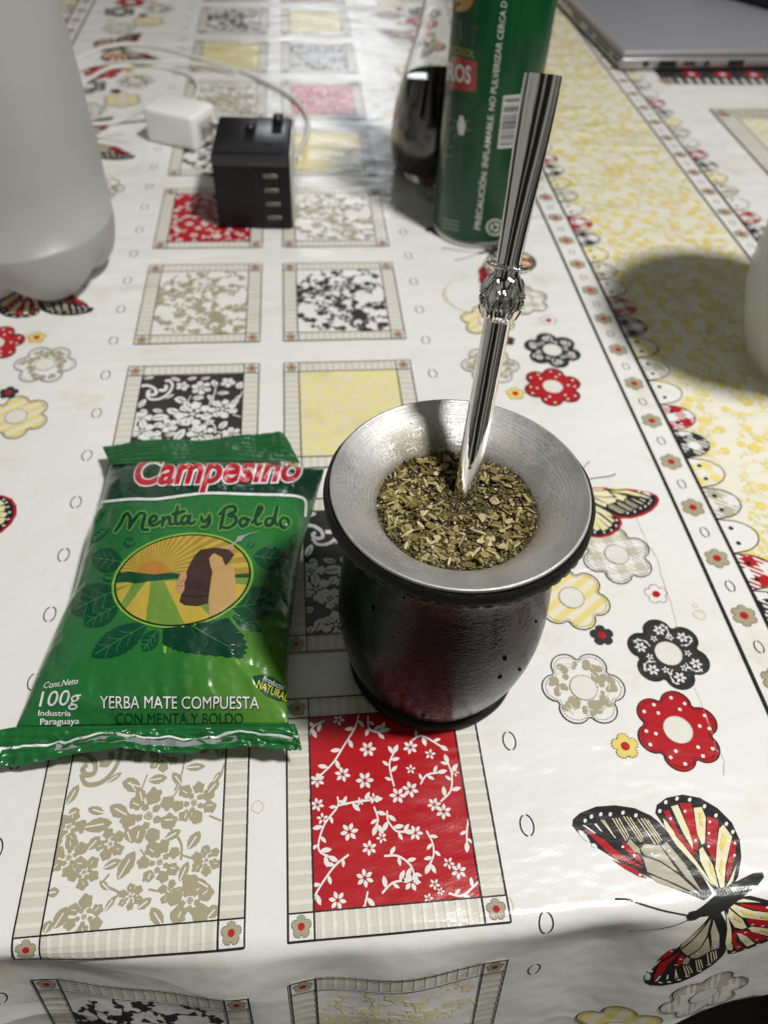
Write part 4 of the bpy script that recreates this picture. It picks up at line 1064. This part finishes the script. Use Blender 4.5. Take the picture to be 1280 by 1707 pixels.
inoval(m_brown, [(640,270),(720,258),(800,268),(834,300),(785,364),(760,310),(720,290),(690,320),(708,400),(692,500),(686,578),(620,596),(550,590),(518,570),(530,528),(548,500),(540,470),(560,430),(562,395),(580,350),(610,300)], 10)
inoval(m_hand, [(690,322),(704,300),(722,292),(748,310),(785,372),(800,360),(832,372),(838,450),(842,720),(690,720),(686,560),(692,500),(708,400),(694,350)], 11)
inoval(m_pink, [(516,440),(535,400),(556,396),(562,430),(548,460),(550,490),(530,524),(510,518),(496,486),(500,458)], 11)
for q in ([(520,455),(548,452)], [(505,480),(545,480)]): pr.strokes(m_brown, [ZM(*p) for p in q], .5, 12)
pr.strokes(m_blk, [ZM(530, 532), ZM(610, 542), ZM(684, 536)], 1.0, 12)
pr.strokes(m_sil, spline([ZM(790, 268), ZM(838, 230), ZM(860, 210), ZM(905, 185), ZM(970, 165)], 4), [3.4, 3.4, 3.4, 3.4, 3.2, 3, 4, 7, 9, 8, 5, 3, 2, 1.6, 1.2, 1, .6], 12)
pr.on_surface("printed_picture", pk, bag_surf, 7, h0=.003, dh=.0007)
pr = Print()
pr.text(m_wt, "Cont.Neto", (74, 1148), (131, 1140), (2, -10), 1, .01, .15)
pr.text(m_wt, "100g", (66, 1178), (134, 1174), (3, -25), 1, .0, .12)
pr.text(m_wt, "Industria", (65, 1193), (119, 1193), (1, -9), 1, .01)
pr.text(m_wt, "Paraguaya", (68, 1208), (133, 1206), (1, -10), 1, .01)
pr.text(m_blk, "YERBA MATE COMPUESTA", (169.5, 1181.5), (433.5, 1182.5), (0, -20), 1, 0)
pr.text(m_wt, "YERBA MATE COMPUESTA", (168, 1180), (432, 1181), (0, -20), 2, 0)
pr.text(m_dk, "CON MENTA Y BOLDO", (194, 1206), (406, 1206), (0, -18), 1, 0)
pr.add(m_leafg, [(421, 1128), (436, 1125), (456, 1130), (470, 1142), (477, 1158), (476, 1170), (462, 1168), (444, 1160), (430, 1146)], 1)
pr.text(m_wt, "Producto", (438, 1135), (470, 1151), (3, -8), 2, 0)
pr.text(m_yel, "NATURAL", (427, 1146), (476, 1170), (4, -12), 2, 0)
pr.on_surface("printed_text", pk, bag_surf, 6)

# ------------------------------------------------------------------ aerosol can
m_can = simple("can_green_lacquer", (.0015, .056, .015), .30, spec=.3, coat=.15, var=.12); m_canrim = simple("can_tinplate", (.55, .54, .50), .3, 1.0)
CC_ = (3.07, 6.19, .004); CR = .412
can = thing("aerosol_can", CC_, "tall green aerosol spray can with white warning text, standing behind the mate cup", "spray can")
lathe("can_body", [(.02, .05), (CR-.03, .05), (CR-.004, .056), (CR, .064), (CR, 2.62), (CR-.02, 2.66), (CR-.05, 2.69), (.3, 2.82), (.2, 2.88)], CC_, m_can, can, 96)
lathe("bottom_rim", [(.34, .02), (CR-.02, .0), (CR+.002, .008), (CR+.007, .028), (CR+.004, .052), (CR-.006, .062)], CC_, m_canrim, can, 96)
lathe("spray_cap", [(.20, 2.87), (.24, 2.87), (.24, 3.15), (.2, 3.2), (.02, 3.2)], CC_, simple("cap_plastic", (.4, .02, .02), .35), can, 48)
def can_surf(px, py, h):
    d = ray(px, py); ox, oy = CAM.x-CC_[0], CAM.y-CC_[1]; R_ = CR+h
    a = d.x*d.x+d.y*d.y; b = ox*d.x+oy*d.y; c = ox*ox+oy*oy-R_*R_; D = b*b-a*c
    if D < 0: return None
    return CAM+d*((-b-sqrt(D))/a)
ci = {k: simple("can_ink_"+k, c, .25, coat=.5) for k, c in dict(white=(.62, .62, .60), red=(.33, .02, .02), yellow=(.42, .33, .02), dark=(.002, .022, .010), orange=(.42, .20, .01), black=(.006, .006, .006), pale=(.16, .24, .17)).items()}
pr = Print()
pr.text(ci["white"], "PRECAUCIÓN: INFLAMABLE. NO PULVERIZAR CERCA D", (800, 383), (845, 3), (-12, -2), 1, .012)
pr.add(ci["red"], [(740, 86), (795, 104), (793, 153), (737, 148)], 0)
pr.text(ci["white"], "ROS", (745, 132), (784, 139), (1, -29), 1, .03)
pr.text(ci["yellow"], "ROSOL", (748, 87), (791, 97), (1, -12), 0, .0)
pr.add(ci["orange"], ell(768, -4, 21, 24, 0, 24), 0)
pr.text(ci["dark"], "UT", (765, 68), (796, 76), (1, -34), 0, .03)
pr.add(ci["white"], [(766, 192), (772, 193), (776, 210), (772, 226), (764, 224), (762, 208)], 0)
for a, b in (((764,205),(752,198)),((764,212),(750,214)),((766,220),(755,230)),((774,206),(782,200)),((775,214),(784,218))): pr.strokes(ci["pale"], [a, b], 1.6, 0)
pr.add(ci["dark"], [(741, 160), (753, 162), (752, 200), (744, 290), (737, 300), (735, 230)], 0)
pr.strokes(ci["pale"], [(742, 180), (738, 240)], 3, 1); pr.strokes(ci["pale"], [(740, 243), (755, 246)], 2, 1); pr.strokes(ci["pale"], [(741, 258), (752, 260)], 2, 1)
bx0, bx1, by0, by1 = (839, 160), (874, 157), (829, 248), (863, 245)
pr.add(ci["white"], [bx0, bx1, by1, by0], 0)
rr = random.Random(8); t = .04
while t < .95:
    wd_ = rr.choice((.018, .03, .045)); a = lambda k, e: (bx0[0]+(by0[0]-bx0[0])*k+e*(bx1[0]-bx0[0]), bx0[1]+(by0[1]-bx0[1])*k+e*(bx1[1]-bx0[1]))
    pr.add(ci["black"], [a(t, .06), a(t, .95), a(t+wd_, .95), a(t+wd_, .06)], 1); t += wd_+rr.choice((.014, .02, .03))
for k in range(14): pr.strokes(ci["dark"], [(858, 60+k*5.5), (905-k*.8, 59+k*5.5)], 1.3, 0)
pr.add(ci["white"], ell(825, 379, 15, 14, 0, 24), 0); pr.add(m_can, ell(825, 379, 12.5, 11.5, 0, 24), 1)
for k in range(3):
    t = 2*pi*k/3+.4; pr.strokes(ci["white"], [(825+8*cos(t), 379+7*sin(t)), (825+8*cos(t+1.5), 379+7*sin(t+1.5))], 3.4, 2)
for y0 in (368, 375, 382): pr.strokes(ci["pale"], [(729, y0-5), (748, y0-1), (765, y0+2)], 2.4, 0)
pr.on_surface("printed_label", can, can_surf, 10, h0=.0015, dh=.001)

# ------------------------------------------------------------------ glass bottle of dark drink
m_glass, nt, p = new_mat("clear_glass")
p.inputs["Transmission Weight"].default_value = 1; p.inputs["Roughness"].default_value = .02; p.inputs["IOR"].default_value = 1.48; p.inputs["Base Color"].default_value = (.97, .97, .95, 1)
m_drink = simple("dark_drink", (.006, .003, .002), .06)
GC = (2.80, 7.42, .004)
gb = thing("glass_bottle", GC, "clear glass bottle half full of dark drink, standing behind the green spray can", "bottle")
outer = [(.02, .03), (.30, .02), (.37, 0), (.405, .03), (.425, .10), (.445, .25), (.450, .40), (.440, .55), (.415, .72), (.37, .90), (.325, 1.08), (.275, 1.26), (.235, 1.42), (.205, 1.62), (.188, 1.9), (.18, 2.3), (.20, 2.34), (.20, 2.44), (.18, 2.46)]
inner = [(.165, 2.46), (.165, 2.3), (.172, 1.9), (.188, 1.62), (.218, 1.42), (.258, 1.26), (.308, 1.08), (.352, .90), (.395, .72), (.418, .55), (.428, .40), (.422, .25), (.40, .12), (.34, .085), (.02, .08)]
lathe("glass_wall", outer+inner, GC, m_glass, gb, 72)
lathe("drink", [(.02, .085), (.338, .09), (.398, .124), (.420, .25), (.426, .40), (.416, .55), (.393, .72), (.350, .90), (.343, .928), (.336, .930), (.02, .925)], GC, m_drink, gb, 72, label="almost black drink filling the lower half")

# ------------------------------------------------------------------ two frosted soft-drink bottles
def pet_mat(name, col, through, rough, clear=0.0):
    m, nt, p = new_mat(name); p.inputs["Roughness"].default_value = rough; 
    tr = N(nt, "ShaderNodeBsdfTranslucent"); tr.inputs[0].default_value = (*col, 1); tp = N(nt, "ShaderNodeBsdfTransparent"); m1 = N(nt, "ShaderNodeMixShader"); m2 = N(nt, "ShaderNodeMixShader")
    m1.inputs[0].default_value = through; m2.inputs[0].default_value = clear
    nt.links.new(p.outputs[0], m1.inputs[1]); nt.links.new(tr.outputs[0], m1.inputs[2]); nt.links.new(m1.outputs[0], m2.inputs[1]); nt.links.new(tp.outputs[0], m2.inputs[2]); nt.links.new(m2.outputs[0], nt.nodes["Material Output"].inputs[0])
    nt.links.new(mixc(nt, noisen(nt, 18, 4, .6), tuple(c*.88 for c in col), tuple(min(1, c*1.1) for c in col)), p.inputs["Base Color"])
    b = bumpn(nt, noisen(nt, 26, 3, .5), .25, .004); b = bumpn(nt, noisen(nt, 240, 4, .6), .12, .0006, b)
    mz = N(nt, 'ShaderNodeMapping'); nt.links.new(posn(nt), mz.inputs[0]); mz.inputs['Scale'].default_value = (1, 1, 7); mz.inputs['Rotation'].default_value = (.5, .3, 0)
    b = bumpn(nt, rampn(nt, noisen(nt, 70, 4, .6, mz.outputs[0]), [(.60, (0, 0, 0)), (.64, (1, 1, 1))]), .25, .0005, b); nt.links.new(b, p.inputs["Normal"]); nt.links.new(b, tr.inputs["Normal"])
    return m
def pet_bottle(name, c, R, H, phase, mat, label, cap):
    t_ = thing("plastic_bottle", c, label, "bottle", None)
    n = 120; V = []; secs = []
    for k in range(25): secs.append(('b', k/24))
    prof = [(.55, 1.0), (1.0, 1.0), (1.6, .985), (2.2, .955), (H-1.3, .93), (H-.9, .86), (H-.55, .62), (H-.3, .33), (H-.18, .2), (H, .2)]
    for kind, q in secs:
        for i in range(n):
            t = 2*pi*i/n; f = (.5+.5*cos(5*(t-phase)))**.38          # 1 on a foot, 0 in a valley
            # base curve: feet stand wide and low, valleys sweep straight up to the wall
            a = q*pi/2
            rf = R*(.30+.70*sin(a)**.52) if q > 0 else R*.30
            zf = .55*(1-cos(a))**1.12
            rv_ = R*(.10+.90*sin(a)**.62); zv = .10+.45*(1-cos(a))**.9
            V.append((c[0]+(rf*f+rv_*(1-f))*cos(t), c[1]+(rf*f+rv_*(1-f))*sin(t), c[2]+zf*f+zv*(1-f)))
    m_ = len(secs)
    for z, k in prof:
        for i in range(n): t = 2*pi*i/n; V.append((c[0]+R*k*cos(t), c[1]+R*k*sin(t), c[2]+z))
    m_ += len(prof)
    F = grid_faces(n, m_, True); k0 = len(V); V.append((c[0], c[1], c[2]+.12))
    F += [(k0, (i+1) % n, i) for i in range(n)]
    F.append(tuple(range((m_-1)*n, m_*n)))
    o = mesh("bottle_wall", V, F, mat, t_, smooth=True)
    lathe("screw_cap", [(.02, H-.02), (.205*R/.76, H-.02), (.215*R/.76, H), (.215*R/.76, H+.2), (.19, H+.22), (.02, H+.22)], c, cap, t_, 40)
    return t_
m_capw = simple("cap_white", (.6, .6, .6), .4)
pet_bottle("plastic_bottle", (-.96, 5.46, .004), .755, 4.3, radians(-57), pet_mat("frosted_plastic", (.62, .62, .605), .45, .36, .10), "large milky frosted plastic bottle at the left edge, standing on a printed butterfly", m_capw)
UC = (5.42, 3.92, .004)
tub = thing("plastic_tub", UC, "whitish translucent plastic tub cut off by the right edge, casting a broad grey shadow", "tub")
lathe("tub_wall", [(.02, .03), (.36, .025), (.40, 0), (.44, .02), (.49, .10), (.57, .30), (.67, .60), (.70, .85), (.695, 1.0), (.71, 1.4), (.86, 2.05), (.945, 2.06), (.945, 2.12), (.90, 2.12), (.84, 2.05), (.69, 1.4), (.675, 1.0), (.68, .85), (.65, .60), (.55, .30), (.46, .10), (.40, .06), (.02, .06)], UC, pet_mat("clear_frosted_plastic", (.80, .80, .78), .45, .25, .45), tub, 96)
lathe("tub_lid", [(.02, 2.135), (.86, 2.135), (.955, 2.125), (.965, 2.14), (.965, 2.20), (.93, 2.225), (.85, 2.20), (.02, 2.20)], UC, simple("lid_plastic", (.6, .6, .58), .4), tub, 96)

# ------------------------------------------------------------------ travel adapter
m_blkp = simple("black_plastic", (.006, .006, .0075), .40, bump=(2500, .12, .0002), spec=.3); m_blkg = simple("black_gloss", (.010, .010, .012), .30); m_grey = simple("port_grey", (.30, .30, .28), .4, .3); m_clear = simple("clear_edge_plastic", (.52, .50, .47), .15, spec=.6)
AC = (.96, 6.60, .004); ax_ = (Vector((.9985, -.045, 0)).normalized(), Vector((.045, .9985, 0)).normalized(), Vector((0, 0, 1)))
ad = thing("travel_adapter", AC, "black cube travel plug adapter with four usb slots on its front", "adapter")
def A(x, y, z): return Vector(AC)+ax_[0]*x+ax_[1]*y+ax_[2]*z
box_obj("housing", A(-.006, 0, .355), ax_, (.352, .42, .355), m_blkp, ad, .028)
box_obj("face_band", A(-.006, -.4125, .655), ax_, (.335, .012, .048), simple("band_plastic", (.030, .030, .034), .3), ad, .006, 2)
box_obj("top_plate", A(-.02, .0, .711), ax_, (.315, .385, .006), m_blkg, ad, .005, 2)
for k in range(4):
    pl = box_obj("usb_port", A(.165+.005*k, -.421, .52-.133*k), ax_, (.064, .006, .016), m_grey, ad, .003, 1)
    box_obj("slot", A(.165+.005*k, -.426, .524-.133*k), ax_, (.056, .003, .007), m_blkg, pl, 0)
box_obj("seam", A(.03, -.421, .30), ax_, (.003, .003, .26), m_blkg, ad, 0)
for x, y in ((-.03, .06), (.215, .255)):
    kn = lathe("slider_knob", [(.02, 0), (.045, 0), (.05, .02), (.048, .045), (.036, .065), (.02, .072), (.001, .073)], tuple(A(x, y, .716)), m_blkg, ad, 24)
    box_obj("slider_track", A(x, y, .718), ax_, (.05, .22, .0035), simple("track_black", (.004, .004, .004), .5), ad, 0)
box_obj("slot", A(.14, -.20, .718), ax_, (.055, .012, .004), simple("slot_black", (.002, .002, .002), .6), ad, 0)
box_obj("clear_side", A(.356, .0, .36), ax_, (.012, .40, .345), m_clear, ad, .008, 2)
m_brass = simple("pin_metal", (.45, .42, .36), .3, 1.0)
for y, z in ((-.20, .42), (-.25, .24)):
    V, F = tube_geo([A(-.35, y, z), A(-.47, y, z), A(-.49, y, z)], [.022, .022, .014], 12); mesh("pin", V, F, m_brass, ad, smooth=True)

# ------------------------------------------------------------------ white wall charger
m_whp = simple("white_plastic", (.85, .845, .83), .28)
q0, q1 = at3(246, 236), at3(328, 256); e1 = (q1-q0).normalized(); e2 = Vector((-e1.y, e1.x, 0)); ln = (q1-q0).length; dp = .47; hz = .37
ch = thing("wall_charger", q0+e1*ln/2+e2*dp/2, "glossy white cube phone charger lying beside the black adapter", "charger")
cc = q0+e1*ln/2+e2*dp/2+Vector((0, 0, hz/2+.004)); cax = (e1, e2, Vector((0, 0, 1)))
box_obj("charger_body", cc, cax, (ln/2, dp/2, hz/2), m_whp, ch, .05, 5)
box_obj("end_face", cc+e1*(ln/2+.001), cax, (.006, dp/2-.10, hz/2-.085), simple("end_grey_plastic", (.50, .50, .49), .35), ch, .004, 2)
for s_ in (-.075, .075): box_obj("prong", cc+e1*(ln/2+.06)+e2*s_, cax, (.07, .012, .035), m_brass, ch, .004, 2)

# ------------------------------------------------------------------ cables
m_cable = simple("cable_white", (.70, .685, .65), .4)
def cable(pts, r, label, name="charging_cable"):
    P = spline([(*at3(x, y, z)[:2], z) for x, y, z in pts], 8)
    V, F = tube_geo(P, r, 12); c = Vector(P[0])
    o = mesh(name, V, F, m_cable, None, smooth=True); props(o, label, "cable", "white charging cables")
z0 = .026
cable([(60, 140, z0), (112, 108, z0), (160, 84, z0), (210, 74, z0), (262, 78, z0), (330, 97, z0), (400, 118, z0), (450, 141, z0), (490, 165, z0), (512, 195, z0), (511, 225, .05), (500, 250, .12), (494, 262, .2)], .026, "white cable arcing widest, over the printed squares to the black adapter")
cable([(50, 150, z0), (118, 122, z0), (170, 106, .05), (230, 103, .09), (290, 103, .09), (345, 108, .06), (395, 118, .085)], .017, "white cable running straight along the widest arc, above the yellow square")
cable([(70, 170, z0), (130, 143, z0), (180, 115, .05), (225, 110, z0), (275, 113, z0), (312, 124, z0), (330, 142, z0), (326, 162, z0), (312, 185, .1)], .024, "short white cable looping down behind the white charger")
cable([(80, 205, z0), (145, 207, z0), (185, 205, z0), (215, 195, .08), (240, 183, .16), (262, 175, .2)], .026, "white cable running left from the white charger to the frosted bottle")

# ------------------------------------------------------------------ laptop and the dark case on it
m_lap = simple("laptop_grey", (.33, .325, .36), .38, .3, bump=(900, .05, .0002)); m_lap2 = simple("laptop_edge", (.42, .42, .42), .3, .7); m_dark = simple("port_dark", (.008, .008, .009), .5)
lo = Vector((5.80, 10.36, .004)); lx = Vector((2.23, .15, 0)).normalized(); ly = Vector((-lx.y, lx.x, 0)); lax = (lx, ly, Vector((0, 0, 1))); LW, LD = 4.6, 3.2
lp = thing("laptop", lo+lx*LW/2+ly*LD/2, "closed grey laptop with ports along its near edge, in the far right corner", "laptop")
def LP(x, y, z): return lo+lx*x+ly*y+Vector((0, 0, z))
box_obj("base", LP(LW/2, LD/2, .095), lax, (LW/2, LD/2, .075), m_lap2, lp, .035)
box_obj("lid", LP(LW/2, LD/2, .218), lax, (LW/2, LD/2, .040), m_lap, lp, .022)
for x, wd_, hh in ((.36, .045, .034), (.68, .13, .038), (1.0, .09, .024), (1.26, .04, .028), (1.7, .12, .036)): box_obj("port", LP(x, -.001, .095), lax, (wd_, .004, hh), m_dark, lp, 0)
for y, wd_ in ((.22, .12), (.75, .30), (1.3, .12), (1.9, .2)): box_obj("port", LP(-.001, y, .10), lax, (.004, wd_, .022), m_dark, lp, 0)
for x in (.25, LW-.25):
    for y in (.25, LD-.25): box_obj("foot", LP(x, y, .012), lax, (.12, .06, .012), m_dark, lp, .004, 1)
kx = Vector((.61, -.79, 0)); ky = Vector((.79, .61, 0))
kc = Vector((8.75, 12.75, .268)); cs_ = thing("flat_case", kc, "black flat case whose corner lies on the grey laptop lid", "case")
box_obj("case_body", kc+Vector((0, 0, .09)), (kx, ky, Vector((0, 0, 1))), (.95, .42, .088), m_blkp, cs_, .05, 4)
box_obj("zip", kc+Vector((0, 0, .09)), (kx, ky, Vector((0, 0, 1))), (.957, .427, .012), m_blkg, cs_, .004, 1)
